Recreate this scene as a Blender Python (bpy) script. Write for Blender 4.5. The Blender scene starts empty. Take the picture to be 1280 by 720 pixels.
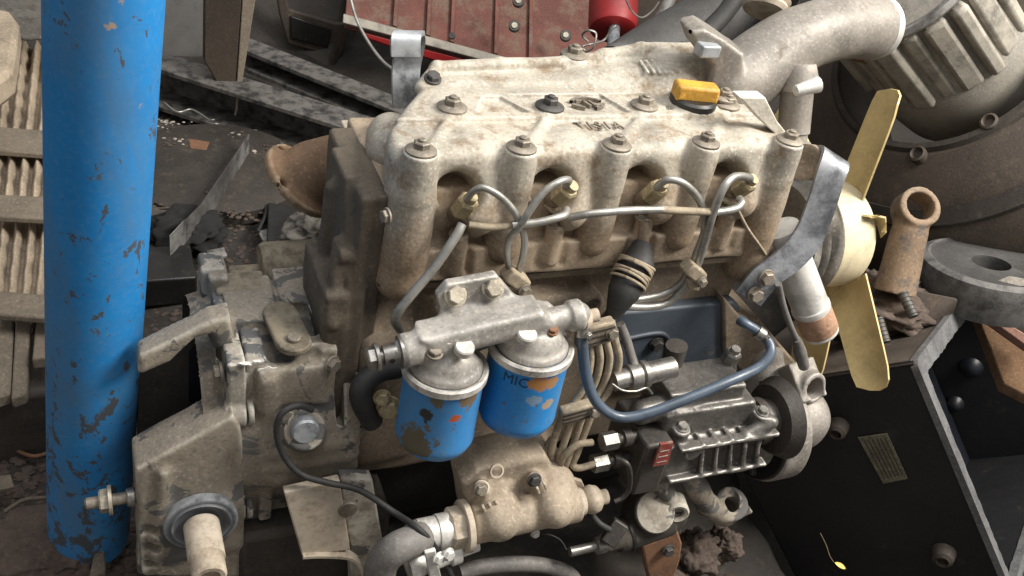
import bpy, bmesh, math, random
import numpy as np
from mathutils import Vector, Matrix
random.seed(7); np.random.seed(7)
SC = bpy.context.scene
COL = SC.collection

# ------------------------------------------------------------------ camera
F = 1200.0                                     # focal length in pixels of a 1280 wide picture
CX = np.array([2.86, -.255, 1.2]); CX /= np.linalg.norm(CX)
CU = np.array([.352, -1.70, -1.2]); CU -= CX * (CU @ CX); CU /= np.linalg.norm(CU)
CY = np.cross(CU, CX)
R = np.array([CX, CY, CU])                     # world axes: X along the engine, Y across it, Z up
CAM = np.array([-.312, -.847, 1.130])
cam = bpy.data.cameras.new('camera'); cam.sensor_width = 36; cam.lens = F / 1280 * 36
cam.clip_start = .02; cam.clip_end = 100
co = bpy.data.objects.new('camera', cam); COL.objects.link(co)
m3 = Matrix([[R[i][0], -R[i][1], -R[i][2]] for i in range(3)]).to_4x4()
co.matrix_world = Matrix.Translation(Vector(CAM)) @ m3
SC.camera = co

# ------------------------------------------------------------------ light
W = bpy.data.worlds.new('World'); SC.world = W; W.use_nodes = True
bg = W.node_tree.nodes['Background']
bg.inputs[0].default_value = (1.0, .965, .915, 1); bg.inputs[1].default_value = .32

def area(name, loc, target, sx, sy, power, col=(1, 1, 1)):
    l = bpy.data.lights.new(name, 'AREA'); l.shape = 'RECTANGLE'; l.size = sx; l.size_y = sy
    l.energy = power; l.color = col
    o = bpy.data.objects.new(name, l); COL.objects.link(o); o.location = loc
    d = Vector(target) - Vector(loc)
    o.rotation_euler = d.to_track_quat('-Z', 'Y').to_euler()
    return o
area('daylight_opening', (1.75, -.75, 2.35), (.42, .02, .6), 1.0, 1.0, 96, (1, .95, .87))
area('daylight_above', (.3, -.2, 3.2), (.2, .1, .3), 1.8, 1.8, 34, (.97, .98, 1))

SC.view_settings.view_transform = 'Standard'; SC.view_settings.look = 'None'
SC.view_settings.exposure = .45; SC.view_settings.gamma = 1

# ------------------------------------------------------------------ helpers
def A(*v): return np.array(v, dtype=float)
def ray(px, py): return R @ np.array([px - 640., py - 360., F])
def P(px, py, x=None, y=None, z=None, d=None):
    r = ray(px, py)
    if d is not None: return CAM + r / np.linalg.norm(r) * d
    i, v = (0, x) if x is not None else (1, y) if y is not None else (2, z)
    return CAM + (v - CAM[i]) / r[i] * r
def S(n, p): return n * float(R[:, 2] @ (np.asarray(p) - CAM)) / F      # n pixels at p in metres
def cdir(x, y, z):                                                       # a direction given along right, down, away
    v = R @ np.array([x, y, z], float); return v / np.linalg.norm(v)

def link(o, parent=None):
    COL.objects.link(o)
    if parent is not None: o.parent = parent
    return o
def tag(o, label=None, cat=None, group=None, kind=None):
    if label: o['label'] = label
    if cat: o['category'] = cat
    if group: o['group'] = group
    if kind: o['kind'] = kind
    return o
def thing(name, label, cat, group=None, loc=(0, 0, 0)):
    o = bpy.data.objects.new(name, None); o.empty_display_size = .05; link(o)
    return tag(o, label, cat, group)
def mesh(name, verts, faces, mat, parent=None, smooth=False, bevel=0, angle=None, label=None):
    me = bpy.data.meshes.new(name)
    me.from_pydata([tuple(map(float, v)) for v in verts], [], faces)
    me.materials.append(mat)
    o = bpy.data.objects.new(name, me); link(o, parent)
    bm = bmesh.new(); bm.from_mesh(me); bmesh.ops.recalc_face_normals(bm, faces=bm.faces); bm.to_mesh(me); bm.free()
    if smooth:
        me.polygons.foreach_set('use_smooth', [True] * len(me.polygons))
        if angle: me.set_sharp_from_angle(angle=math.radians(angle))
    if bevel:
        b = o.modifiers.new('bevel', 'BEVEL'); b.width = bevel; b.segments = 2; b.limit_method = 'ANGLE'; b.angle_limit = .6
        me.polygons.foreach_set('use_smooth', [True] * len(me.polygons)); me.set_sharp_from_angle(angle=math.radians(50))
    if label: o['label'] = label
    return o

def box(name, c, h, mat, parent=None, M=None, bevel=.003):
    M = np.eye(3) if M is None else np.asarray(M)             # columns = axes
    vs = [np.asarray(c) + M @ (np.asarray(h) * A(sx, sy, sz)) for sx in (-1, 1) for sy in (-1, 1) for sz in (-1, 1)]
    fs = [(0, 1, 3, 2), (4, 6, 7, 5), (0, 4, 5, 1), (2, 3, 7, 6), (0, 2, 6, 4), (1, 5, 7, 3)]
    return mesh(name, vs, fs, mat, parent, bevel=bevel)
def plate(name, pts, vec, mat, parent=None, bevel=.0015, label=None):    # outline in space, given a thickness
    n = len(pts); vec = np.asarray(vec)
    vs = [np.asarray(p) for p in pts] + [np.asarray(p) + vec for p in pts]
    fs = [tuple(range(n)), tuple(range(2 * n - 1, n - 1, -1))] + [(i, (i + 1) % n, n + (i + 1) % n, n + i) for i in range(n)]
    return mesh(name, vs, fs, mat, parent, bevel=bevel, label=label)
def strip(name, pts, width, thick, mat, parent=None, bevel=.001):       # a bent flat bar: centre line, width vector, thickness
    pts = spline(pts, 5); n = len(pts); w = np.asarray(width) / 2
    vs, fs = [], []
    for i, p in enumerate(pts):
        t = pts[min(i + 1, n - 1)] - pts[max(i - 1, 0)]
        nn = np.cross(t, w); nn = nn / np.linalg.norm(nn) * thick / 2
        vs += [p - w - nn, p + w - nn, p + w + nn, p - w + nn]
    for i in range(n - 1):
        a = 4 * i
        for k in range(4): fs.append((a + k, a + (k + 1) % 4, a + 4 + (k + 1) % 4, a + 4 + k))
    fs += [(0, 3, 2, 1), (4 * n - 4, 4 * n - 3, 4 * n - 2, 4 * n - 1)]
    return mesh(name, vs, fs, mat, parent, smooth=True, angle=40)

def spline(pts, k=6):
    pts = [np.asarray(p, float) for p in pts]
    if len(pts) < 3: return [pts[0] + (pts[1] - pts[0]) * i / k for i in range(k + 1)]
    q = [2 * pts[0] - pts[1]] + pts + [2 * pts[-1] - pts[-2]]
    out = []
    for i in range(1, len(q) - 2):
        for j in range(k):
            t = j / k; a, b, c, d = q[i - 1:i + 3]
            out.append(.5 * (2 * b + (c - a) * t + (2 * a - 5 * b + 4 * c - d) * t * t + (3 * b - a - 3 * c + d) * t ** 3))
    out.append(pts[-1]); return out
def frame(t, ref=None):
    t = t / np.linalg.norm(t)
    if ref is None: ref = A(0, 0, 1) if abs(t[2]) < .9 else A(1, 0, 0)
    u = ref - t * (ref @ t)
    if np.linalg.norm(u) < 1e-6: return frame(t)
    u /= np.linalg.norm(u); return u, np.cross(t, u), t
def tube(name, pts, r, mat, parent=None, n=12, k=6, hollow=0, label=None, wob=0):
    rs = r if hasattr(r, '__len__') else [r] * len(pts)
    P_ = spline(pts, k); m = len(P_)
    rr = np.interp(np.linspace(0, len(pts) - 1, m), range(len(pts)), rs)
    vs, fs, u = [], [], None
    for i, p in enumerate(P_):
        t = P_[min(i + 1, m - 1)] - P_[max(i - 1, 0)]
        u, v, _ = frame(t, u)
        for j in range(n):
            a = 2 * math.pi * j / n
            q = rr[i] * (1 + wob * math.sin(i * 1.7 + j * 2.1))
            vs.append(p + q * (math.cos(a) * u + math.sin(a) * v))
    for i in range(m - 1):
        for j in range(n): fs.append((i * n + j, i * n + (j + 1) % n, (i + 1) * n + (j + 1) % n, (i + 1) * n + j))
    if hollow:                                       # open mouth at the far end
        t = P_[-1] - P_[-2]; t /= np.linalg.norm(t); b = len(vs)
        for (f, s) in ((hollow, 0), (hollow * .95, -3 * rr[-1])):
            for j in range(n): vs.append(P_[-1] + t * s + f * (vs[(m - 1) * n + j] - P_[-1]))
        for j in range(n):
            j2 = (j + 1) % n
            fs.append(((m - 1) * n + j, (m - 1) * n + j2, b + j2, b + j)); fs.append((b + j, b + j2, b + n + j2, b + n + j))
        fs.append(tuple(range(b + n, b + 2 * n)))
    else: fs.append(tuple((m - 1) * n + j for j in range(n)))
    fs.append(tuple(range(n - 1, -1, -1)))
    return mesh(name, vs, fs, mat, parent, smooth=True, angle=60, label=label)
def lathe(name, a, axis, prof, mat, parent=None, n=36, angle=35, label=None, ref=None):   # prof: (distance along axis, radius)
    u, v, t = frame(np.asarray(axis, float), ref); a = np.asarray(a, float)
    vs, fs = [], []
    for (h, r) in prof:
        for j in range(n):
            w = 2 * math.pi * j / n
            vs.append(a + t * h + r * (math.cos(w) * u + math.sin(w) * v))
    m = len(prof)
    for i in range(m - 1):
        for j in range(n): fs.append((i * n + j, i * n + (j + 1) % n, (i + 1) * n + (j + 1) % n, (i + 1) * n + j))
    if prof[0][1] > 1e-5: fs.append(tuple(range(n)))
    if prof[-1][1] > 1e-5: fs.append(tuple((m - 1) * n + j for j in range(n)))
    o = mesh(name, vs, fs, mat, parent, smooth=True, angle=angle, label=label)
    bm = bmesh.new(); bm.from_mesh(o.data); bmesh.ops.remove_doubles(bm, verts=bm.verts, dist=1e-6); bm.to_mesh(o.data); bm.free()
    return o
def lathe_ring(name, a, axis, prof, mat, parent=None, n=48, angle=35, label=None):         # closed profile, no caps
    u, v, t = frame(np.asarray(axis, float)); a = np.asarray(a, float)
    vs, fs = [], []; m = len(prof)
    for (h, r) in prof:
        for j in range(n):
            w = 2 * math.pi * j / n
            vs.append(a + t * h + r * (math.cos(w) * u + math.sin(w) * v))
    for i in range(m):
        i2 = (i + 1) % m
        for j in range(n): fs.append((i * n + j, i * n + (j + 1) % n, i2 * n + (j + 1) % n, i2 * n + j))
    return mesh(name, vs, fs, mat, parent, smooth=True, angle=angle, label=label)

# bolts: one mesh per kind, shared by every copy
BOLT = {}
def bolt(pos, d, size, mat, parent, kind='bolt', name=None):
    key = (kind, mat.name)
    if key not in BOLT:
        vs, fs = [], []
        def ring(r, h, n, off=0):
            b = len(vs)
            for j in range(n): vs.append((r * math.cos(2 * math.pi * (j + off) / n), r * math.sin(2 * math.pi * (j + off) / n), h))
            return list(range(b, b + n))
        def stack(spec, n, off=0):
            rs = [ring(r, h, n, off) for r, h in spec]
            for a_, b_ in zip(rs, rs[1:]):
                for j in range(n): fs.append((a_[j], a_[(j + 1) % n], b_[(j + 1) % n], b_[j]))
            fs.append(tuple(rs[-1])); fs.append(tuple(reversed(rs[0])))
        if kind == 'bolt':
            stack([(1.25, -.15), (1.25, .12), (1.2, .16)], 20)
            stack([(1.0, .1), (1.0, .72), (.86, .85)], 6)
        elif kind == 'stud':                                      # domed washer, nut and stud end
            stack([(1.75, -.2), (1.75, .12), (1.5, .3), (1.15, .42)], 20)
            stack([(.95, .35), (.95, 1.0), (.82, 1.12)], 6)
            stack([(.45, 1.0), (.45, 1.35), (.36, 1.42)], 12)
        elif kind == 'nut':                                       # union nut round a pipe
            stack([(1.0, -.9), (1.0, .7), (.8, .95)], 6)
            stack([(.62, .9), (.55, 1.5)], 12)
        elif kind == 'plug':
            stack([(1.0, -.3), (1.0, .35), (.88, .5)], 22)
        me = bpy.data.meshes.new(kind); me.from_pydata(vs, [], fs); me.materials.append(mat)
        me.polygons.foreach_set('use_smooth', [True] * len(me.polygons)); me.set_sharp_from_angle(angle=math.radians(28))
        BOLT[key] = me
    o = bpy.data.objects.new(name or kind, BOLT[key]); link(o, parent)
    d = Vector(d).normalized()
    q = d.to_track_quat('Z', 'Y').to_matrix().to_4x4()
    o.matrix_local = Matrix.Translation(Vector(pos)) @ q @ Matrix.Rotation(random.uniform(0, 1), 4, 'Z') @ Matrix.Scale(size, 4)
    return o

# ---- castings: distance fields, meshed by surface nets, so that ribs and bosses flow into one another
def nrm(q): return np.sqrt(np.einsum('ij,ij->i', q, q))
def sbox(p, c, h, r=.004, M=None):
    q = p - np.asarray(c, np.float32)
    if M is not None: q = q @ np.asarray(M, np.float32)
    q = np.abs(q) - (np.asarray(h, np.float32) - r)
    return nrm(np.maximum(q, 0)) + np.minimum(q.max(1), 0) - r
def scap(p, a, b, ra, rb=None):
    rb = ra if rb is None else rb
    a = np.asarray(a, np.float32); b = np.asarray(b, np.float32); ab = b - a
    t = np.clip(((p - a) @ ab) / (ab @ ab), 0, 1)
    return nrm(p - a - t[:, None] * ab) - (ra + (rb - ra) * t)
def scyl(p, a, b, r, rd=.003):
    a = np.asarray(a, np.float32); b = np.asarray(b, np.float32); L = np.linalg.norm(b - a); n = (b - a) / L
    t = (p - a) @ n; q = nrm(p - a - t[:, None] * n) - r + rd; s = np.abs(t - L / 2) - L / 2 + rd
    return np.minimum(np.maximum(q, s), 0) + np.sqrt(np.maximum(q, 0) ** 2 + np.maximum(s, 0) ** 2) - rd
def sprism(p, pts, vec, rd=.003):              # outline of points in space, extruded by vec
    pts = [np.asarray(q, np.float32) for q in pts]; O = pts[0]; vec = np.asarray(vec, np.float32); L = np.linalg.norm(vec); n = vec / L
    u = pts[1] - O; u -= n * (u @ n); u /= np.linalg.norm(u); v = np.cross(n, u)
    q = p - O; X = q @ u; Y = q @ v; Z = q @ n
    V = [((w - O) @ u, (w - O) @ v) for w in pts]
    d = np.full(len(p), 1e9, np.float32); s = np.ones(len(p), np.float32)
    for i in range(len(V)):
        (x0, y0), (x1, y1) = V[i], V[i - 1]
        ex, ey = x1 - x0, y1 - y0; wx, wy = X - x0, Y - y0
        t = np.clip((wx * ex + wy * ey) / (ex * ex + ey * ey), 0, 1)
        d = np.minimum(d, (wx - ex * t) ** 2 + (wy - ey * t) ** 2)
        c1, c2, c3 = Y >= y0, Y < y1, ex * wy > ey * wx
        s = np.where((c1 & c2 & c3) | (~c1 & ~c2 & ~c3), -s, s)
    d = s * np.sqrt(d) + rd; h = np.abs(Z - L / 2) - L / 2 + rd
    return np.minimum(np.maximum(d, h), 0) + np.sqrt(np.maximum(d, 0) ** 2 + np.maximum(h, 0) ** 2) - rd
def smin(a, b, k=.006):
    h = np.maximum(k - np.abs(a - b), 0) / k
    return np.minimum(a, b) - h * h * k * .25
def scut(a, b, k=.004): return -smin(-a, b, k)
def cast(name, lo, hi, res, fn, mat, parent=None, label=None):
    lo = np.asarray(lo, float) - 2 * res; hi = np.asarray(hi, float) + 2 * res
    n = np.ceil((hi - lo) / res).astype(int) + 1
    ax = [(lo[i] + res * np.arange(n[i])).astype(np.float32) for i in range(3)]
    g = np.stack(np.meshgrid(*ax, indexing='ij'), -1).reshape(-1, 3)
    # gentle unevenness of sand casting
    w = .0003 * (np.sin(g[:, 0] * 91 + 2 * np.sin(g[:, 2] * 57)) + np.sin(g[:, 1] * 83 + 1.7 * np.sin(g[:, 0] * 49)) + np.sin(g[:, 2] * 97))
    d = (fn(g) + w).reshape(n)
    s = d < 0
    c = np.zeros(n - 1, np.int8)
    for i in (0, 1):
        for j in (0, 1):
            for k in (0, 1): c += s[i:n[0] - 1 + i, j:n[1] - 1 + j, k:n[2] - 1 + k]
    act = (c > 0) & (c < 8); idx = np.argwhere(act); vid = -np.ones(n - 1, np.int64); vid[act] = np.arange(len(idx))
    acc = np.zeros((len(idx), 3)); cnt = np.zeros(len(idx))
    cor = [(i, j, k) for i in (0, 1) for j in (0, 1) for k in (0, 1)]
    for a_ in cor:
        for e in range(3):
            if a_[e]: continue
            b_ = list(a_); b_[e] = 1
            da = d[tuple((idx + a_).T)]; db = d[tuple((idx + b_).T)]
            x = (da < 0) != (db < 0); t = np.where(x, da / np.where(x, da - db, 1), 0)
            pt = np.array(a_, float) + t[:, None] * (np.array(b_) - np.array(a_))
            acc += pt * x[:, None]; cnt += x
    V = lo + res * (idx + acc / cnt[:, None])
    Fs = []
    for e in range(3):
        u, v = (e + 1) % 3, (e + 2) % 3
        sl0 = [slice(1, n[i] - 1) for i in range(3)]; sl0[e] = slice(0, n[e] - 1); sl1 = list(sl0); sl1[e] = slice(1, n[e])
        s0, s1 = s[tuple(sl0)], s[tuple(sl1)]
        ch = np.argwhere(s0 != s1); off = np.array([1, 1, 1]); off[e] = 0; ijk = ch + off
        du = np.zeros(3, int); du[u] = 1; dv = np.zeros(3, int); dv[v] = 1
        q = np.stack([vid[tuple((ijk - du - dv).T)], vid[tuple((ijk - dv).T)], vid[tuple(ijk.T)], vid[tuple((ijk - du).T)]], 1)
        flip = ~s0[tuple(ch.T)]; q[flip] = q[flip][:, ::-1]; Fs.append(q)
    Fq = np.concatenate(Fs)
    me = bpy.data.meshes.new(name); me.vertices.add(len(V)); me.vertices.foreach_set('co', V.astype(np.float32).ravel())
    me.loops.add(Fq.size); me.loops.foreach_set('vertex_index', Fq.astype(np.int32).ravel())
    me.polygons.add(len(Fq)); me.polygons.foreach_set('loop_start', np.arange(0, Fq.size, 4, dtype=np.int32))
    me.update(calc_edges=True); me.validate()
    me.polygons.foreach_set('use_smooth', [True] * len(me.polygons)); me.materials.append(mat)
    o = bpy.data.objects.new(name, me); link(o, parent)
    if label: o['label'] = label
    return o

# ------------------------------------------------------------------ materials
def mat(name, base, dirt=None, amt=.4, rough=.6, metal=0., scale=18., bump=.3, up=.0, edge=None, chip=None, chips=.0, fine=220., spec=.5, oil=.3, low=None):
    m = bpy.data.materials.new(name); m.use_nodes = True; T = m.node_tree; N, L = T.nodes, T.links
    b = N['Principled BSDF']; b.inputs['Specular IOR Level'].default_value = spec
    tc = N.new('ShaderNodeNewGeometry'); oi = N.new('ShaderNodeObjectInfo')
    add = N.new('ShaderNodeVectorMath'); add.operation = 'MULTIPLY_ADD'; L.new(oi.outputs['Random'], add.inputs[0])
    add.inputs[1].default_value = (3., 5., 7.); L.new(tc.outputs['Position'], add.inputs[2])
    def noise(sc, det=6, ro=.6, dist=0):
        n = N.new('ShaderNodeTexNoise'); n.inputs['Scale'].default_value = sc; n.inputs['Detail'].default_value = det
        n.inputs['Roughness'].default_value = ro; n.inputs['Distortion'].default_value = dist; L.new(add.outputs[0], n.inputs['Vector']); return n.outputs['Fac']
    def ramp(src, a, c):
        r = N.new('ShaderNodeMapRange'); r.inputs[1].default_value = a; r.inputs[2].default_value = c; r.clamp = True; r.interpolation_type = 'SMOOTHSTEP'
        L.new(src, r.inputs[0]); return r.outputs[0]
    def math_(op, a, c):
        q = N.new('ShaderNodeMath'); q.operation = op; q.use_clamp = op == 'ADD'
        for i, s in enumerate((a, c)):
            if isinstance(s, (int, float)): q.inputs[i].default_value = s
            else: L.new(s, q.inputs[i])
        return q.outputs[0]
    def mix(f, a, c):
        q = N.new('ShaderNodeMix'); q.data_type = 'RGBA'
        if isinstance(f, float): q.inputs[0].default_value = f
        else: L.new(f, q.inputs[0])
        for i, s in ((6, a), (7, c)):
            if isinstance(s, tuple): q.inputs[i].default_value = (*s[:3], 1)
            else: L.new(s, q.inputs[i])
        return q.outputs[2]
    n1 = noise(scale * .6, 8, .65, .4); n2 = noise(scale * 2.3, 8, .7); n3 = noise(fine, 4, .6)
    dk = tuple(c * .62 for c in base)
    colr = mix(ramp(n1, .35, .62), dk, base)
    colr = mix(ramp(n3, .52, .78), colr, tuple(min(1, c * (1.4 if bump >= .2 else 1.1)) for c in base)); colr = mix(math_('MULTIPLY', ramp(n3, .46, .28), .55 if bump >= .2 else .12), colr, tuple(c * .4 for c in base))
    rg = math_('ADD', rough - .12, math_('MULTIPLY', n2, .24))
    mt = None
    if dirt:
        f = ramp(n2, .78 - amt * .55, .98 - amt * .55)
        if up:
            sx = N.new('ShaderNodeSeparateXYZ'); L.new(tc.outputs['Normal'], sx.inputs[0])
            f = math_('ADD', f, math_('MULTIPLY', ramp(sx.outputs[2], .25, .95), math_('MULTIPLY', ramp(n1, .2, .7), up)))
        colr = mix(f, colr, mix(ramp(n3, .35, .7), tuple(c * .7 for c in dirt), dirt))
        rg = math_('ADD', rg, math_('MULTIPLY', f, .3))
        if metal:
            mt = math_('MULTIPLY', math_('SUBTRACT', 1., f), metal)
    if low:                                          # road dust settled on the lower flanks: below a height, colour
        sx2 = N.new('ShaderNodeSeparateXYZ'); L.new(tc.outputs['Position'], sx2.inputs[0])
        hgt_ = math_('SUBTRACT', sx2.outputs[2], math_('MULTIPLY', math_('SUBTRACT', n1, .5), .22))
        fl = N.new('ShaderNodeMapRange'); fl.clamp = True; fl.inputs[1].default_value = low[0]; fl.inputs[2].default_value = low[0] - low[1]; L.new(hgt_, fl.inputs[0])
        colr = mix(fl.outputs[0], colr, mix(ramp(n3, .35, .7), tuple(c * .7 for c in low[2]), low[2]))
        rg = math_('ADD', rg, math_('MULTIPLY', fl.outputs[0], .25))
    if oil:                                          # oil soaked blotches
        n5 = noise(scale * .85, 9, .72, 1.2)
        o5 = math_('MULTIPLY', ramp(n5, .72 - oil * .4, .92 - oil * .4), .75)
        colr = mix(o5, colr, tuple(c * .22 + .004 for c in base)); rg = math_('SUBTRACT', rg, math_('MULTIPLY', o5, .15))
    if edge:
        e = ramp(tc.outputs['Pointiness'], .515, .56)
        colr = mix(math_('MULTIPLY', e, ramp(n2, .35, .6)), colr, edge)
    if chip:
        n4 = noise(scale * 1.1, 7, .62, .8)
        colr = mix(ramp(n4, .72 - chips * .3, .735 - chips * .3), colr, chip)
    L.new(colr, b.inputs['Base Color']); L.new(rg, b.inputs['Roughness'])
    if mt is not None: L.new(mt, b.inputs['Metallic'])
    else: b.inputs['Metallic'].default_value = metal
    bp = N.new('ShaderNodeBump'); bp.inputs['Strength'].default_value = bump; bp.inputs['Distance'].default_value = .002
    L.new(math_('ADD', math_('MULTIPLY', n3, .5), math_('MULTIPLY', n2, .5)), bp.inputs['Height']); L.new(bp.outputs[0], b.inputs['Normal'])
    return m

TAN = (.36, .28, .20)
m_alu = mat('cream_aluminium', (.46, .42, .35), (.28, .215, .15), .56, .62, .08, 13, .6, edge=(.68, .64, .56), oil=.34, low=(.634, .10, (.31, .23, .155)))
m_head = mat('dusty_head_casting', (.36, .28, .20), (.42, .33, .24), .4, .8, 0, 20, .35, edge=(.45, .38, .3))
m_block = mat('dusty_block_casting', (.26, .205, .15), (.36, .28, .2), .45, .85, 0, 16, .4)
m_olive = mat('grimy_olive_iron', (.12, .1, .07), (.2, .165, .11), .45, .8, 0, 16, .45, up=.35, edge=(.26, .22, .16))
m_flange = mat('pale_flaked_flange', (.33, .3, .255), (.42, .37, .3), .45, .8, 0, 22, .5, edge=(.5, .47, .42), chip=(.1, .1, .1), chips=.62)
m_rear = mat('shade_dark_block_end', (.1, .08, .058), (.17, .135, .095), .45, .8, 0, 14, .5)  # shade on the block's end face is put into this dark colour
m_housing = mat('grey_brown_iron', (.255, .22, .175), (.33, .275, .21), .45, .8, 0, 15, .45, edge=(.45, .42, .36), chip=(.1, .096, .09), chips=.55)
m_grime = mat('dark_grimy_iron', (.05, .042, .035), (.1, .082, .064), .45, .7, .1, 18, .4)
m_dust = mat('dust_caked_casting', (.4, .33, .25), (.3, .23, .16), .4, .8, .0, 18, .35, up=.2, edge=(.52, .45, .36))
m_black = mat('oily_black_iron', (.02, .019, .018), (.045, .04, .034), .4, .4, .2, 18, .3)
m_pump = mat('oily_pump_metal', (.16, .15, .138), (.05, .045, .04), .5, .42, .5, 26, .35, edge=(.42, .4, .37))
m_pumpdark = mat('dark_pump_block', (.07, .062, .055), (.12, .1, .08), .35, .5, .3, 20, .25)
m_steel = mat('worn_steel', (.34, .325, .3), (.3, .24, .17), .3, .38, .8, 30, .2)
m_pipe = mat('steel_pipe', (.4, .39, .36), (.34, .28, .2), .3, .42, .6, 40, .15)
m_pipedust = mat('dusty_pipe', (.34, .28, .2), (.4, .33, .24), .4, .75, .1, 40, .2)
m_filterhead = mat('filter_head_aluminium', (.42, .395, .36), (.33, .275, .21), .4, .52, .3, 26, .3, edge=(.6, .57, .52), oil=.34)
m_brass = mat('dusty_brass', (.40, .33, .2), (.42, .33, .22), .4, .6, .3, 40, .2)
m_boltm = mat('dusty_bolt', (.27, .235, .19), (.38, .3, .21), .4, .6, .4, 40, .2)
m_boltd = mat('dark_bolt', (.09, .085, .08), (.2, .16, .12), .3, .6, .4, 40, .2)
m_boltbare = mat('bare_bolt', (.5, .45, .36), (.36, .29, .2), .35, .5, .5, 40, .2)
m_slate = mat('slate_blue_paint', (.075, .092, .115), (.2, .165, .125), .35, .5, 0, 12, .15)
m_hose = mat('slate_hose', (.07, .095, .13), (.2, .2, .2), .25, .36, 0, 40, .12)
m_rubber = mat('black_rubber', (.03, .029, .028), (.16, .13, .1), .3, .65, 0, 30, .2)
m_greyhose = mat('grey_rubber', (.16, .15, .14), (.26, .22, .18), .35, .6, 0, 30, .2)
m_slatesteel = mat('slate_steel_strap', (.17, .18, .2), (.22, .2, .175), .35, .42, .35, 12, .15, edge=(.4, .42, .44))
m_elbow = mat('elbow_casting', (.27, .245, .215), (.19, .155, .12), .42, .55, .2, 12, .25, edge=(.36, .33, .29))
m_white = mat('bare_white_metal', (.72, .7, .66), (.5, .43, .34), .25, .45, .3, 30, .15)
m_fan = mat('yellowed_fan_plastic', (.66, .51, .24), (.4, .3, .16), .3, .5, 0, 13, .12, oil=.1)
m_fanhub = mat('cream_fan_hub', (.72, .63, .43), (.5, .4, .25), .25, .45, 0, 14, .08)
m_cap = mat('yellow_oil_cap', (.6, .32, .045), (.4, .28, .15), .3, .55, 0, 30, .2)
m_rust = mat('rusty_iron', (.2, .1, .055), (.3, .2, .13), .35, .85, 0, 20, .5)
m_manifold = mat('rusty_brown_manifold', (.23, .14, .08), (.15, .085, .05), .4, .75, 0, 14, .4, up=.25, edge=(.38, .28, .18))
m_red = mat('dull_red_paint', (.17, .06, .045), (.2, .13, .1), .6, .75, 0, 7, .3, chip=(.2, .03, .024), chips=.25)
m_redbright = mat('bright_red_paint', (.3, .014, .016), (.16, .06, .05), .4, .5, 0, 12, .1)
m_rag = mat('red_cloth', (.3, .015, .015), (.1, .02, .02), .4, .9, 0, 40, .4)
m_soil = mat('oily_soil', (.042, .036, .031), (.078, .066, .056), .45, .9, 0, 9, .9, fine=90)
m_clod = mat('dirt_clods', (.085, .062, .05), (.15, .115, .09), .45, .95, 0, 25, .9, fine=150)
m_stone = mat('grey_concrete', (.13, .12, .105), (.08, .068, .056), .55, .95, 0, 12, .8, fine=120)
m_darksteel = mat('dark_rolled_steel', (.028, .027, .026), (.04, .036, .032), .4, .65, .1, 14, .3, edge=(.14, .13, .12), oil=.1)
m_strap = mat('dark_slate_strap', (.1, .106, .118), (.17, .155, .135), .35, .42, .3, 10, .2, edge=(.3, .31, .33), oil=.15)
m_ragmat = mat('oily_cloth', (.014, .014, .014), (.04, .035, .03), .4, .9, 0, 18, .6)
m_sheetdark = mat('dark_grey_sheet', (.075, .072, .068), (.055, .05, .045), .4, .6, .2, 5, .15, oil=.1)
m_greydust = mat('grey_dusted_alloy', (.3, .275, .245), (.22, .18, .14), .45, .6, .2, 18, .4, edge=(.45, .42, .38))
m_stalk = mat('dry_stalk', (.16, .12, .06), None, 0, .8)
m_greysteel = mat('grey_sheet_steel', (.115, .11, .107), (.09, .08, .07), .4, .55, .4, 10, .2, edge=(.3, .29, .28))
m_post = mat('brown_steel', (.05, .036, .025), (.06, .044, .03), .4, .75, 0, 6, .35, oil=.1)
m_litter = mat('pale_litter', (.42, .38, .33), (.2, .17, .14), .4, .9, 0, 60, .2)
m_pale = mat('pale_dusty_panel', (.40, .325, .24), (.23, .175, .125), .45, .9, 0, 14, .5)
m_slat = mat('weathered_slat', (.2, .165, .125), (.26, .21, .165), .4, .9, 0, 12, .5)
m_wood = mat('bare_wood', (.3, .175, .095), (.18, .12, .08), .4, .8, 0, 12, .4)
m_drum = mat('grey_cast_drum', (.27, .25, .215), (.33, .3, .25), .4, .65, .1, 9, .5, edge=(.36, .33, .28))
m_drumrust = mat('rusty_drum', (.085, .066, .052), (.15, .115, .085), .45, .65, .2, 6, .45)
m_greycast = mat('grey_round_casting', (.06, .058, .056), (.085, .078, .07), .35, .65, .2, 11, .4, edge=(.14, .135, .13), oil=.12)
m_rim = mat('bare_grey_rim', (.21, .21, .215), (.1, .09, .08), .45, .5, .4, 30, .5)
m_case = mat('black_gearcase_paint', (.013, .013, .014), (.04, .034, .028), .35, .5, 0, 8, .25)
m_casetop = mat('brown_dusted_case', (.06, .046, .036), (.12, .09, .068), .45, .75, 0, 10, .35)
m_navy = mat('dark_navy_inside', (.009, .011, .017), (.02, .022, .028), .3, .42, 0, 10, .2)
m_plate = mat('worn_nameplate', (.22, .2, .14), (.06, .055, .045), .45, .5, .3, 60, .3)
m_leaf = mat('yellow_leaf', (.68, .55, .12), (.5, .42, .12), .2, .5, 0, 60, .1)
m_redlabel = mat('red_label', (.27, .05, .042), (.25, .2, .15), .55, .5, 0, 60, .15)
m_whitemark = mat('white_spilt_paint', (.7, .68, .64), (.4, .36, .3), .2, .7, 0, 60, .2)
m_ink = mat('dark_print', (.015, .045, .11), None, 0, .5, 0, 30, .05)

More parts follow.
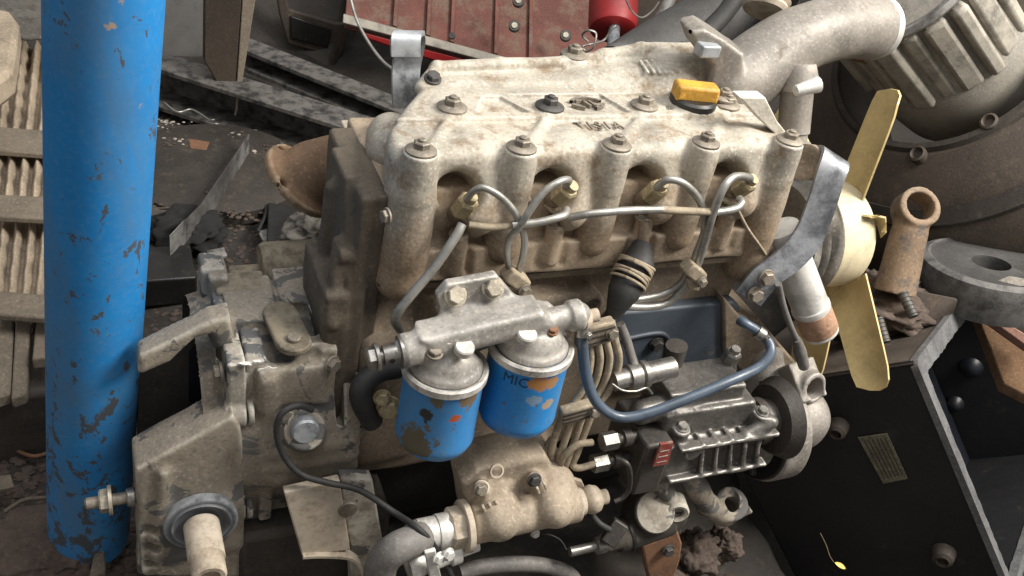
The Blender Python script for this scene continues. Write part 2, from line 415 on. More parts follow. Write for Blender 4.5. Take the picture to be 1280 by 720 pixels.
def blue_mat(name, chip, seed, lo=.0, spots=()):
    m = bpy.data.materials.new(name); m.use_nodes = True; T = m.node_tree; N, L = T.nodes, T.links
    b = N['Principled BSDF']; g = N.new('ShaderNodeNewGeometry')
    def noise(sc, det=7, ro=.6, dist=0., stretch=(1, 1, 1)):
        mp = N.new('ShaderNodeVectorMath'); mp.operation = 'MULTIPLY_ADD'; L.new(g.outputs['Position'], mp.inputs[0])
        mp.inputs[1].default_value = stretch; mp.inputs[2].default_value = (seed, seed * .7, 0)
        n = N.new('ShaderNodeTexNoise'); n.inputs['Scale'].default_value = sc; n.inputs['Detail'].default_value = det
        n.inputs['Roughness'].default_value = ro; n.inputs['Distortion'].default_value = dist; L.new(mp.outputs[0], n.inputs['Vector']); return n.outputs['Fac']
    def rng(src, a, c, o0=0., o1=1.):
        r = N.new('ShaderNodeMapRange'); r.clamp = True
        for i, v in enumerate((a, c, o0, o1)): r.inputs[i + 1].default_value = v
        L.new(src, r.inputs[0]); return r.outputs[0]
    def ma(op, a, c):
        q = N.new('ShaderNodeMath'); q.operation = op
        for i, s in enumerate((a, c)):
            if isinstance(s, (int, float)): q.inputs[i].default_value = s
            else: L.new(s, q.inputs[i])
        return q.outputs[0]
    def mix(f, a, c):
        q = N.new('ShaderNodeMix'); q.data_type = 'RGBA'; L.new(f, q.inputs[0])
        for i, s in ((6, a), (7, c)):
            if isinstance(s, tuple): q.inputs[i].default_value = (*s, 1)
            else: L.new(s, q.inputs[i])
        return q.outputs[2]
    n1 = noise(7, 5, .6); n2 = noise(40, 9, .7, .4, (1, 1, .7)); n3 = noise(150, 4)
    col = mix(rng(n1, .3, .7), (.012, .19, .52), (.018, .265, .66))
    col = mix(rng(n3, .5, .85, 0, .5), col, (.12, .3, .52))
    film = ma('MULTIPLY', rng(noise(6, 8, .72, .8, (1, 1, .4)), .42, .64), .6)                       # thin grey film of grime
    col = mix(film, col, (.12, .17, .2))
    if chip:
        s = N.new('ShaderNodeSeparateXYZ'); L.new(g.outputs['Position'], s.inputs[0])
        thr = rng(s.outputs[2], .0, .9, .525, .645)
        if chip == 2: thr = rng(s.outputs[2], .33, .47, .6, .68)
        f = rng(ma('SUBTRACT', n2, thr), 0, .012)
        col = mix(f, col, (.075, .085, .1) if chip == 1 else (.12, .1, .07))
        f2 = rng(ma('SUBTRACT', noise(38, 8, .72, .3, (1, 1, .6)), .64), 0, .015)
        col = mix(f2, col, (.1, .115, .13))
        f3 = rng(ma('SUBTRACT', noise(31, 6, .6, .2), .7), 0, .03)
        col = mix(f3, col, (.4, .3, .22))
    for (c, r, cc) in spots:                                                           # single rust scabs
        d = N.new('ShaderNodeVectorMath'); d.operation = 'DISTANCE'; L.new(g.outputs['Position'], d.inputs[0]); d.inputs[1].default_value = tuple(map(float, c))
        e = ma('ADD', ma('DIVIDE', d.outputs['Value'], r), ma('MULTIPLY', ma('SUBTRACT', noise(70, 6, .7), .5), 2.2))
        col = mix(rng(e, .9, .75), col, cc)
    L.new(col, b.inputs['Base Color']); L.new(rng(n2, .3, .7, .38, .62), b.inputs['Roughness'])
    bp = N.new('ShaderNodeBump'); bp.inputs['Strength'].default_value = .2; bp.inputs['Distance'].default_value = .001; L.new(n2, bp.inputs['Height']); L.new(bp.outputs[0], b.inputs['Normal'])
    return m

# ================================================================== GROUND
def hills(x, y):
    sm = lambda t: max(0., min(1., t)) ** 2 * (3 - 2 * max(0., min(1., t)))
    pit = -.15 * sm((x - .42) / .2) * sm((.3 - y) / .25)
    pit -= .4 * sm((x - .75) / .15) * sm((.5 - y) / .18) * sm((2.1 - x) / .3)
    return pit + .012 * math.sin(9 * x + 3 * math.sin(5 * y)) * math.sin(7 * y + 2) + .006 * math.sin(31 * x + 11 * y) + .004 * math.sin(57 * y - 23 * x)
gv, gf = [], []
gx = [-9, -5, -3, -2] + [-1.4 + .025 * i for i in range(137)] + [2.6, 4, 7, 12]
gy = [-5, -3, -2, -1.2] + [-.7 + .025 * i for i in range(137)] + [3.4, 5, 8, 14]
for x in gx:
    for y in gy: gv.append((x, y, -.012 + hills(x, y)))
for i in range(len(gx) - 1):
    for j in range(len(gy) - 1):
        a = i * len(gy) + j; gf.append((a, a + 1, a + len(gy) + 1, a + len(gy)))
tag(mesh('ground', gv, gf, m_soil, None, smooth=True), 'dark oily earth floor strewn with scraps', kind='structure')

# ================================================================== ENGINE
E = thing('diesel_engine', 'dusty four cylinder diesel engine with blue fuel filters and gearbox attached', 'engine')
ZT = .66
xs = [0, .115, .234, .355, .478]                     # front row of cover studs
x2 = [.064, .187, .317, .440]                        # middle row

def f_cover(p):
    d = sbox(p, (.235, .098, .615), (.262, .092, .038), .014)
    d = smin(d, sbox(p, (.235, .135, .64), (.252, .062, .0195), .004), .003)        # upper deck, a small step higher
    # the rear end of the cover is cut off at a slant
    d = scut(d, sbox(p, A(.02, .12, .62) + A(-.83, .557, 0) * .1, (.1, .3, .2), .01, np.array([A(.83, -.557, 0), A(.557, .83, 0), A(0, 0, 1)]).T), .012)
    d = smin(d, scap(p, (.0, .10, .605), (.012, .14, .60), .03), .012)
    for k in range(4):                                                              # swellings between the stud columns
        x = xs[k] + .086
        d = smin(d, scap(p, (x - .006, .035, .622), (x - .012, .004, .575), .036, .026), .014)
    for k in range(4):                                                              # hollows for the injectors
        x = xs[k] + .046
        d = scut(d, scap(p, (x - .002, -.03, .612), (x + .004, .032, .595), .031, .019), .01)
        d = scut(d, scap(p, (x + .0, -.03, .56), (x + .004, .016, .555), .02, .012), .01)
    for x in xs:                                                                    # stud columns
        d = smin(d, scap(p, (x, .004, .642), (x - .001, .006, .53), .0195, .0235), .009)
        d = smin(d, scyl(p, (x, .002, .60), (x, .002, .658), .0185, .003), .004)
    d = smin(d, scap(p, (0, .01, .60), (-.003, .012, .49), .024, .029), .012)       # the end column runs further down
    d = smin(d, scap(p, (.478, .01, .60), (.485, .012, .47), .024, .03), .012)
    for x in x2: d = smin(d, scyl(p, (x, .093, .62), (x, .093, .662), .0185, .003), .005)
    for k in range(4):                                                              # ribs from front to middle studs
        d = smin(d, scap(p, (xs[k] + .012, .014, .648), (x2[k], .09, .655), .006), .006)
    for k in range(3):                                                              # pockets of the deck
        a, b = x2[k], x2[k + 1]
        q = [(a + .03, .088), (b - .028, .088), (b - .05, .128), (a + .052, .128)] if k != 1 else [(a + .02, .085), (b - .024, .085), (b - .042, .133), (a + .028, .133)]
        d = scut(d, sprism(p, [A(x, y, .654) for x, y in q], (0, 0, .02), .001), .002)
        q = [(b - .038, .133), (b + .036, .133), (b + .004, .112), (b - .006, .112)]
        d = scut(d, sprism(p, [A(x, y, .654) for x, y in q], (0, 0, .02), .001), .002)
    # rear rim, rising to the intake duct
    rim = [A(.05, .165, .652), A(.075, .188, .668), A(.16, .196, .669), A(.27, .205, .669), A(.31, .206, .678), A(.36, .202, .69), A(.44, .196, .694)]
    for a, b in zip(rim, rim[1:]): d = smin(d, scap(p, a, b, .0085), .006)
    d = smin(d, sbox(p, (.18, .178, .64), (.11, .022, .024), .008), .006)
    d = smin(d, scap(p, (.28, .178, .638), (.44, .166, .653), .034, .046), .016)
    for i in range(8): d = smin(d, scap(p, (.345 + .009 * i, .172, .687), (.345 + .009 * i, .146, .682), .0022), .003)      # duct
    d = smin(d, scyl(p, (.27, .212, .62), (.27, .212, .676), .018, .003), .006)
    d = smin(d, scyl(p, (.39, .10, .62), (.39, .10, .664), .033, .004), .008)   # filler neck
    return d
cover = cast('valve_cover', (-.06, -.06, .45), (.53, .26, .75), .0024, f_cover, m_alu, E, 'cream coloured cast cover over the cylinder head')
for x in xs: bolt((x, .002, .6585), (0, 0, 1), .0098, m_boltm, cover, 'stud')
for i, x in enumerate(x2): bolt((x, .093, .6625), (0, 0, 1), .0102, m_boltd if i == 1 else m_boltm, cover, 'stud')
bolt((.27, .212, .6765), (0, 0, 1), .0105, m_boltm, cover, 'stud')
bolt(P(541, 98, z=.664), (0, -.3, 1), .0085, m_boltd, cover)
bolt(P(856, 60, z=.69), (0, -.3, 1), .008, m_boltd, cover)
# raised emblem and letters on the deck
ev, ef = [], []
def emb_ring(c, rx, ry, w, z0, z1, a0, a1):
    n = 26; b = len(ev)
    for i in range(n + 1):
        a = a0 + (a1 - a0) * i / n
        for (s, z) in ((1, z0), (1, z1), (1 - w, z1), (1 - w, z0)): ev.append((c[0] + rx * s * math.cos(a), c[1] + ry * s * math.sin(a), z))
    for i in range(n):
        for k in range(4): ef.append((b + 4 * i + k, b + 4 * i + (k + 1) % 4, b + 4 * i + 4 + (k + 1) % 4, b + 4 * i + 4 + k))
def emb_bar(p0, p1, w, z0, z1):
    p0, p1 = A(*p0), A(*p1); t = p1 - p0; t /= np.linalg.norm(t); s = A(-t[1], t[0]) * w / 2; b = len(ev)
    for q in (p0 - s, p1 - s, p1 + s, p0 + s):
        ev.append((q[0], q[1], z0)); ev.append((q[0], q[1], z1))
    ef.extend([(b + 1, b + 3, b + 5, b + 7), (b, b + 2, b + 3, b + 1), (b + 2, b + 4, b + 5, b + 3), (b + 4, b + 6, b + 7, b + 5), (b + 6, b, b + 1, b + 7)])
ec = P(734, 129, z=.657)
emb_ring(ec, .0235, .0155, .2, .652, .6585, .35, 2.75); emb_ring(ec, .0235, .0155, .2, .652, .6585, 3.35, 4.3); emb_ring(ec, .0235, .0155, .2, .652, .6585, 5.0, 6.1)
emb_bar(ec + A(-.012, .006, 0)[:3], ec + A(-.004, .006, 0), .003, .652, .6585) if False else None
emb_bar((ec[0] - .013, ec[1] + .006), (ec[0] - .003, ec[1] + .006), .0032, .652, .6585)
emb_bar((ec[0] - .004, ec[1] + .006), (ec[0] + .001, ec[1] - .0085), .0032, .652, .6585)
emb_bar((ec[0] + .004, ec[1] + .006), (ec[0] + .008, ec[1] - .0085), .0032, .652, .6585)
emb_bar((ec[0] + .008, ec[1] - .0085), (ec[0] + .015, ec[1] - .0085), .0032, .652, .6585)
mesh('emblem', ev, ef, m_boltm, cover)
def text(name, s, size, depth, matl, parent, M):
    cu = bpy.data.curves.new(name, 'FONT'); cu.body = s; cu.size = size; cu.extrude = depth; cu.align_x = 'CENTER'; cu.resolution_u = 2
    t = bpy.data.objects.new(name, cu); COL.objects.link(t); bpy.context.view_layer.update()
    me = bpy.data.meshes.new_from_object(t); bpy.data.objects.remove(t)
    me.materials.clear(); me.materials.append(matl)
    o = bpy.data.objects.new(name, me); link(o, parent); o.matrix_local = M; return o
lp = P(749, 158, z=.652)
text('raised_lettering', 'T I S I A', .025, .0009, m_boltm, cover, Matrix.Translation(Vector((lp[0] - .004, .0465, .6558))) @ Matrix.Diagonal((.74, 1, 1, 1)))

# oil filler cap
cp = A(.39, .098, .655)
cap = lathe('oil_filler_cap', cp, (0, 0, 1), [(0, .026), (.004, .0305), (.014, .0305), (.017, .027), (.017, 0)], m_black, E, label='black oil filler cap with a yellow grip')
gm = np.array([A(.97, -.22, 0), A(.22, .97, 0), A(0, 0, 1)]).T
g = box('cap_grip', cp + A(-.001, -.001, .024), (.0285, .0135, .0105), m_cap, cap, gm, .004)

# head
def f_head(p):
    d = sbox(p, (.235, .105, .545), (.265, .09, .057), .006)
    d = smin(d, sbox(p, (.25, .012, .512), (.236, .018, .022), .004), .006)
    d = scut(d, sbox(p, (.068, -.012, .52), (.006, .012, .02), .002), .003)
    d = scut(d, sbox(p, (.312, -.012, .52), (.006, .012, .02), .002), .003)
    for (px, py) in ((571, 315), (691, 303), (803, 292), (906, 286)):
        c = P(px, py, y=-.004)
        d = scut(d, scap(p, c + A(-.016, -.008, .03), c + A(-.016, -.004, -.03), .006), .004)
        d = scut(d, scap(p, c + A(.016, -.008, .03), c + A(.016, -.004, -.03), .006), .004)
        d = smin(d, scyl(p, c + A(0, .004, -.03), c + A(0, .002, .026), .0115, .002), .003)
    return d
cast('cylinder_head', (-.05, -.03, .47), (.53, .21, .62), .0027, f_head, m_head, E)
for (px, py) in ((571, 287), (691, 275), (803, 266), (906, 258)): bolt(P(px, py + 6, y=-.003), (0, 0, 1), .0075, m_boltm, E)

# block
def f_block(p):
    d = sbox(p, (.235, .11, .32), (.263, .085, .17), .006)
    d = smin(d, sbox(p, (.235, .02, .481), (.262, .016, .009), .003), .006)
    c = P(640, 585, y=.01)
    d = smin(d, scyl(p, c + A(0, .05, .01), c + A(0, -.035, .01), .066, .012), .02)
    d = smin(d, sbox(p, (.0, .03, .30), (.045, .035, .11), .02), .03)
    c = P(625, 430, y=.0)
    d = smin(d, sbox(p, (.14, .015, .40), (.10, .02, .05), .01), .02)
    c = P(736, 374, y=.0)
    d = smin(d, scyl(p, c + A(0, .02, 0), c + A(0, -.014, 0), .016, .003), .006)
    d = scut(d, scyl(p, c + A(0, -.005, 0), c + A(0, -.03, 0), .009, .002), .002)
    c = P(944, 322, y=.0)
    d = smin(d, scyl(p, c + A(0, .03, 0), c + A(0, -.012, 0), .03, .01), .012)
    return d
cast('cylinder_block', (-.06, -.06, .13), (.54, .21, .5), .0035, f_block, m_block, E)
box('oil_sump', (.235, .115, .09), (.255, .075, .072), m_black, E, bevel=.02)
box('head_gasket', (.235, .1, .4885), (.2665, .101, .0014), m_grime, E, None, 0)
# side cover
sc_ = [P(px, py, y=.008) for px, py in ((764, 398), (770, 392), (918, 377), (926, 384), (912, 432), (896, 480), (760, 486))]
side = plate('side_cover', sc_, (0, .02, 0), m_slate, E, .004, 'slate blue side cover behind the injection pump')
tube('pressed_bead', [P(px, py, y=.007) for px, py in ((780, 424), (815, 417), (830, 418), (836, 428), (833, 446))], .0035, m_slate, side)
bolt(P(820, 430, y=.006), (0, -1, 0), .009, m_boltd, side)

# rear end plate of the block
rp = [A(0,0,0)]
rp = [P(a, b, x=-.062) for a, b in ((428, 160), (437, 190), (452, 265), (466, 350), (468, 420), (455, 470), (436, 520), (424, 420), (430, 345), (437, 300), (434, 200))]
rp = [A(-.062, y, z) for y, z in ((.0, .2), (.0, .47), (.025, .545), (.045, .605), (.115, .605), (.12, .45), (.12, .2))]
def f_rear(p):
    d = sprism(p, [q + A(-.006, 0, 0) for q in rp], (.022, 0, 0), .003)
    d = smin(d, sbox(p, (-.078, .055, .38), (.014, .058, .10), .005), .005)
    d = smin(d, scap(p, (-.072, .03, .53), (-.082, .0, .44), .008), .006)
    d = smin(d, scap(p, (-.07, .08, .57), (-.075, .08, .46), .01), .01)
    d = smin(d, sbox(p, (-.038, .075, .51), (.012, .05, .09), .006), .01)
    d = smin(d, sbox(p, (-.042, .09, .37), (.016, .082, .23), .005), .01)
    for z_ in (.52, .44): d = smin(d, scyl(p, (-.055, .02, z_), (-.075, .02, z_), .01, .002), .004)
    return d
cast('rear_housing', (-.11, -.03, .11), (-.02, .25, .68), .003, f_rear, m_rear, E)
plate('plate_shelf', [P(a, b, z=.575) for a, b in ((425, 155), (470, 154), (474, 178), (438, 182))], (0, 0, .006), m_dust, E, .002)
bolt(P(455, 184, z=.575), (0, 0, 1), .011, m_boltd, E)
0 and plate('head_end', [P(a, b, x=-.045) for a, b in ((474, 178), (482, 250), (489, 365), (470, 330), (445, 230), (441, 190))], (.012, 0, 0), m_olive, E, .003)
bolt(P(484, 270, x=-.046), (-1, -.2, 0), .007, m_boltm, E)

# lifting eye behind the cover
strip('lifting_bracket', [P(508, 132, y=.23), P(507, 100, y=.235), P(508, 82, y=.24), P(512, 62, y=.235), P(514, 47, y=.225), P(512, 41, y=.205), P(507, 48, y=.19), P(507, 70, y=.188)], (.036, .0, 0), .006, m_slatesteel, E)

# injectors and pipework
inj = [P(580, 258, y=-.012), P(704, 242, y=-.012), P(817, 241, y=-.012), P(928, 233, y=-.012)]
for i, c in enumerate(inj):
    d = A(.18, -.42, .85) if i in (0, 2) else A(.22, -.5, .8)
    d /= np.linalg.norm(d)
    o = tube('injector', [c + A(.004, .04, -.035), c + d * -.01], .0095, m_block, E)
    bolt(c + d * .002, d, .0125, m_brass, E, 'nut', 'union_nut')
def ptube(name, pts, rpx, m=m_pipe, parent=E, **k):
    w = [P(a, b, y=c) for a, b, c in pts]
    return tube(name, w, S(rpx, w[len(w) // 2]), m, parent, **k)
ptube('injection_pipe', [(584, 249, -.02), (592, 239, -.028), (606, 235, -.034), (628, 248, -.038), (646, 270, -.042), (655, 295, -.042), (654, 318, -.042), (648, 340, -.038)], 4.6)
ptube('injection_pipe', [(707, 233, -.02), (711, 225, -.03), (699, 227, -.04), (680, 240, -.044), (663, 262, -.047), (650, 282, -.047), (636, 300, -.04), (634, 320, -.038), (638, 340, -.036)], 4.8)
ptube('injection_pipe', [(820, 235, -.02), (834, 225, -.03), (852, 228, -.036), (870, 244, -.038), (880, 266, -.04), (880, 290, -.04), (871, 315, -.04), (864, 332, -.04), (852, 352, -.038), (833, 366, -.036), (804, 373, -.036), (776, 376, -.036)], 4.6)
ptube('injection_pipe', [(937, 226, -.02), (936, 222, -.028), (918, 221, -.038), (905, 234, -.046), (893, 262, -.048), (884, 292, -.048), (874, 325, -.046), (865, 345, -.044), (850, 365, -.042), (832, 380, -.04), (800, 384, -.04), (768, 380, -.04)], 5)
ptube('leak_off_pipe', [(586, 281, -0.032), (615, 284, -0.038), (645, 281, -0.042)], 4.6, m_pipedust)
ptube('leak_off_pipe', [(640, 281, -0.043), (672, 278, -0.047), (697, 272, -0.047), (706, 268, -0.042), (708, 262, -0.032)], 5.2)
ptube('leak_off_pipe', [(712, 272, -0.034), (740, 267, -0.044), (785, 263, -0.046), (827, 262, -0.046)], 5)
ptube('leak_off_pipe', [(824, 262, -0.045), (860, 264, -0.046), (890, 265, -0.046)], 5, m_pipedust)
ptube('leak_off_pipe', [(886, 266, -0.046), (905, 264, -0.046), (921, 260, -0.042), (927, 253, -0.036), (924, 248, -0.028)], 5)
ptube('spill_wire', [(922, 262, -.02), (934, 285, -.022), (948, 305, -.022), (957, 318, -.016)], 2, m_pipedust)
ptube('fuel_return_pipe', [(578, 280, -.03), (570, 295, -.036), (545, 332, -.045), (515, 368, -.05), (498, 390, -.05), (494, 402, -.045), (500, 412, -.03)], 6)
# two clamps that tie the pipes
for (px, py, yy) in ((644, 347, -.04), (866, 338, -.046)):
    c = P(px, py, y=yy)
    k = box('pipe_clamp', c, (.016, .011, .009), m_pipedust, E, np.array([A(.8, 0, -.6), A(0, 1, 0), A(.6, 0, .8)]).T, .003)
    bolt(c + A(.009, -.012, -.01), (.2, -1, -.1), .0065, m_boltm, k)
    plate('clamp_tail', [c + A(-.012, -.008, -.006), c + A(.012, -.008, -.014), c + A(.016, -.006, -.03), c + A(.0, -.006, -.026)], (0, .004, 0), m_pipedust, k)
# boot wrapped with wire
b0, b1, b2, b3 = P(803, 305, y=-.012), P(797, 330, y=-.03), P(779, 366, y=-.05), P(765, 396, y=-.06)
tube('plug_boot', [b0, b1, b1 * .6 + b2 * .4, b2, b3], [.012, .0215, .0215, .02, .0085], m_rubber, E, n=20)
for i in range(7):
    t = .1 + .11 * i; c = b1 * (1 - t) + b2 * t + A(0, 0, .006)
    u, v, w = frame(b2 - b1); w2 = w + .25 * u * random.uniform(-1, 1); u, v, w2 = frame(w2)
    tube('binding_wire', [c + (.0225 * math.cos(a) * u + .0225 * math.sin(a) * v) for a in np.linspace(0, 6.28, 15)], .0018, m_pipedust, E, n=6, k=2)
ptube('terminal_stud', [(806, 275, -.008), (803, 312, -.014)], 7, m_block)

# ------------------------------------------------ fuel filters and their head
FY = -.088
def can(px, py, pxb, pyb, m, label):
    top = P(px, py, y=FY); r = S(53, top)
    prof = [(-.002, r * .86), (.0, r * .985), (-.004, r * 1.01), (-.009, r * 1.01), (-.011, r * .975), (-.014, r * .965), (-.09, r * .965), (-.095, r * .985), (-.1, r * .975), (-.109, r * .9), (-.117, r * .72), (-.122, r * .4), (-.123, 0)]
    o = lathe('fuel_filter', top, (0, 0, 1), [(h, q) for h, q in prof], m, E, n=56, label=label)
    return o, top, r
t1, t2 = P(557, 458, y=FY), P(664, 431, y=FY)
s1 = [(P(568, 523, y=FY - .045), .009, (.42, .09, .03)), (P(585, 497, y=FY - .04), .016, (.17, .12, .07)), (P(545, 505, y=FY - .045), .012, (.13, .115, .085)), (P(530, 523, y=FY - .04), .013, (.03, .032, .03)), (P(515, 560, y=FY - .035), .03, (.11, .095, .06)), (P(548, 487, y=FY - .047), .014, (.3, .2, .14))]
s2 = [(P(673, 481, y=FY - .047), .0145, (.43, .2, .07)), (P(690, 478, y=FY - .044), .011, (.4, .22, .1)), (P(684, 505, y=FY - .044), .009, (.38, .3, .22)), (P(668, 500, y=FY - .046), .01, (.2, .3, .42)), (P(675, 464, y=FY - .046), .012, (.25, .17, .12))]
m_f1 = blue_mat('chipped_blue_filter_paint', 2, 3.1, spots=s1); m_f2 = blue_mat('blue_filter_paint', 2, 8.3, spots=s2)
c1, t1, r1 = can(557, 457, 0, 0, m_f1, 'blue filter with a dark scab and an orange chip')
c2, t2, r2 = can(664, 430, 0, 0, m_f2, 'blue filter printed with dark letters and rust scabs')
for c, t, r in ((c1, t1, r1), (c2, t2, r2)):
    lathe_ring('filter_rim', t, (0, 0, 1), [(.001, r * .9), (.003, r * .99), (.001, r * 1.035), (-.007, r * 1.035), (-.009, r * .99), (-.006, r * .9)], m_white if False else m_filterhead, c)
# lettering wrapped on the second can
to = text('printed_lettering', 'MIC', .019, 0.0003, m_ink, None, Matrix.Identity(4))
bm = bmesh.new(); bm.from_mesh(to.data); bmesh.ops.subdivide_edges(bm, edges=[e for e in bm.edges if e.calc_length() > .003], cuts=2); bm.to_mesh(to.data); bm.free()
tp = P(640, 482, y=FY - .042); ang0 = math.atan2(-(1), 0)
q = P(640, 484, y=t2[1] - r2 * .93); a0 = math.atan2(q[1] - t2[1], q[0] - t2[0])
for v in to.data.vertices:
    a = a0 + v.co.x / r2; rr = r2 * .968 + v.co.z
    v.co = (t2[0] + rr * math.cos(a), t2[1] + rr * math.sin(a), q[2] + v.co.y * 1.0 - .006 + .16 * v.co.x * 0)
to.parent = c2

zr = (t1[2] + t2[2]) / 2
def f_fhead(p):
    d = None
    for t, r in ((t1, r1), (t2, r2)):
        q = scap(p, t + A(.0, .0, .002), t + A(.0, .01, .012), r * .80, r * .64)
        q = np.maximum(q, t[2] - .002 - p[:, 2])
        q = np.maximum(q, p[:, 2] - (t[2] + .044))
        q = smin(q, scyl(p, t + A(0, 0, -.003), t + A(0, 0, .008), r * .86, .003), .006)
        d = q if d is None else np.minimum(d, q)
    a, b = P(506, 438, y=FY - .005), P(722, 393, y=FY - .005)
    ax = (b - a) / np.linalg.norm(b - a)
    d = smin(d, scap(p, a, b, .0145), .012)
    d = smin(d, scyl(p, a - ax * .004, a + ax * .018, .0185, .003), .004)
    d = smin(d, scyl(p, b - ax * .012, b + ax * .004, .0185, .003), .004)
    web = [P(px, py, y=FY + .02) for px, py in ((520, 432), (545, 408), (553, 400), (547, 372), (560, 356), (622, 345), (640, 366), (648, 378), (690, 384), (706, 398), (600, 440))]
    d = smin(d, sprism(p, web, (0, .014, 0), .003), .008)
    w2 = [P(px, py, y=FY - .02) for px, py in ((530, 428), (600, 410), (680, 392), (690, 408), (610, 430), (545, 446))]
    d = smin(d, sprism(p, w2, (0, .04, 0), .006), .012)
    return d
lo = np.minimum(t1, t2) - .07; hi = np.maximum(t1, t2) + .07; hi[2] += .08; hi[1] += .02
fh = cast('filter_head', lo, hi, .0024, f_fhead, m_filterhead, E, 'cast alloy head carrying both blue filters')
fd = A(-.05, -.8, .6); top = A(0, -.25, 1)
for (px, py, rp_, kind, mm, yo) in ((569, 366, 12, 'bolt', m_boltbare, .018), (616, 357, 12, 'bolt', m_boltbare, .018), (558, 421, 11, 'plug', m_filterhead, -.012), (543, 438, 9, 'bolt', m_boltm, -.02), (580, 433, 13, 'plug', m_filterhead, -.026),
                          (667, 400, 11, 'plug', m_filterhead, -.01), (658, 417, 13, 'plug', m_filterhead, -.024), (690, 410, 7, 'bolt', m_rust, -.02)):
    c = P(px, py + 3, y=FY + yo); bolt(c, fd if py < 370 else top, S(rp_, c), mm, fh, kind)
ax = P(722, 393, y=FY) - P(506, 438, y=FY); ax /= np.linalg.norm(ax)
fc = P(506, 439, y=FY - .005)
lathe('bleed_union', fc, -ax, [(0, .0185), (.006, .0185), (.0075, .012), (.024, .011), (.0245, .0065), (.03, .0065)], m_steel, fh)
bolt(fc - ax * .031, -ax, .0125, m_steel, fh, 'bolt')
lathe('union_hole', fc - ax * .017 + A(0, -.0105, 0), (0, -1, .1), [(0, .003), (.0015, .003), (.0015, 0)], m_black, fh, n=12)
ec2 = P(729, 397, y=FY - .005)
lathe('union_ball', ec2 - ax * .012, ax, [(0, .006), (.003, .0125), (.011, .0155), (.018, .0125), (.021, .008), (.03, .008), (.031, .0)], m_dust, fh)

# ------------------------------------------------ fuel hose and pump pipes
ptube('fuel_hose', [(727, 404, -.098), (728, 430, -.104), (732, 465, -.112), (741, 495, -.125), (757, 514, -.135), (780, 522, -.142), (815, 515, -.146), (865, 496, -.146), (915, 475, -.142), (947, 460, -.13), (962, 445, -.11), (962, 430, -.095), (948, 415, -.08), (932, 405, -.07), (924, 400, -.06)], 6.7, m_hose, n=16, k=8, label='slate blue hose looping over the injection pump')
for (a_, b_) in (((728, 414, -.1), (728, 428, -.104)), ((950, 417, -.082), (942, 411, -.076))):
    p_, q_ = P(a_[0], a_[1], y=a_[2]), P(b_[0], b_[1], y=b_[2])
    lathe_ring('hose_clamp', p_, q_ - p_, [(-.005, .0072), (-.005, .009), (.005, .009), (.005, .0072)], m_steel, E, n=20)
    bolt(p_ + A(.004, -.009, 0), (.3, -1, .1), .0042, m_steel, E, 'bolt', 'clamp_bolt')
ptube('stop_cable', [(775, 405, -.06), (783, 425, -.066), (789, 445, -.076), (795, 462, -.09)], 6, m_greyhose)
# the four pipes in two clamps
tops = [(735, 404), (746, 402), (757, 401), (768, 400)]
mid = [(703, 520), (716, 517), (729, 515), (741, 512)]
for i in range(4):
    a, b = tops[i], mid[i]; j = i - 1.5
    pts = [(a[0] - 4, a[1], -.065), (a[0] + 1, a[1] + 25, -.078), (a[0] + 3 + i, a[1] + 50, -.085), (a[0] - 6 + i, a[1] + 82, -.09), (b[0] + 2, b[1], -.094)]
    if i == 0: pts += [(693, 548, -.096), (689, 572, -.1), (697, 586, -.106), (705, 570, -.112), (722, 556, -.112), (740, 553, -.11)]
    if i == 1: pts += [(708, 545, -.098), (700, 570, -.104), (697, 585, -.108), (692, 575, -.1), (684, 560, -.09), (690, 548, -.08)]
    if i == 2: pts += [(720, 545, -.098), (712, 568, -.106), (707, 582, -.108), (705, 590, -.1)]
    if i == 3: pts += [(731, 540, -.098), (722, 565, -.106), (716, 580, -.11), (724, 585, -.115), (745, 579, -.114)]
    ptube('delivery_pipe', pts, 4.6, m_pipedust)
for (px, py, w, h) in ((743, 416, .024, .016), (722, 514, .024, .012)):
    c = P(px, py, y=-.085 if py < 450 else -.102)
    M = np.array([A(.985, 0, .17), A(0, 1, 0), A(-.17, 0, .985)]).T
    k = box('pipe_block', c, (w, .0075, h), m_pipedust, E, M, .003)
    for s in (-1, 0, 1): box('block_groove', c + M @ A(0, -.0075, s * h * .55), (w * .97, .0012, .0012), m_grime, k, M, 0)
    bolt(c + M @ A(w * .8, -.008, 0), (0, -1, .2), .007, m_boltm, k)
for (px, py) in ((762, 551), (750, 578)):
    c = P(px, py, y=-.11)
    o = bolt(c, (1, 0, .05), .0125, m_steel, E, 'nut', 'union_nut')
    lathe('pump_union', c + A(.01, 0, 0), (1, 0, .05), [(0, .008), (.008, .008), (.009, .0115), (.02, .0115), (.021, .008), (.034, .008), (.035, .011), (.05, .01), (.05, 0)], m_pumpdark, E)

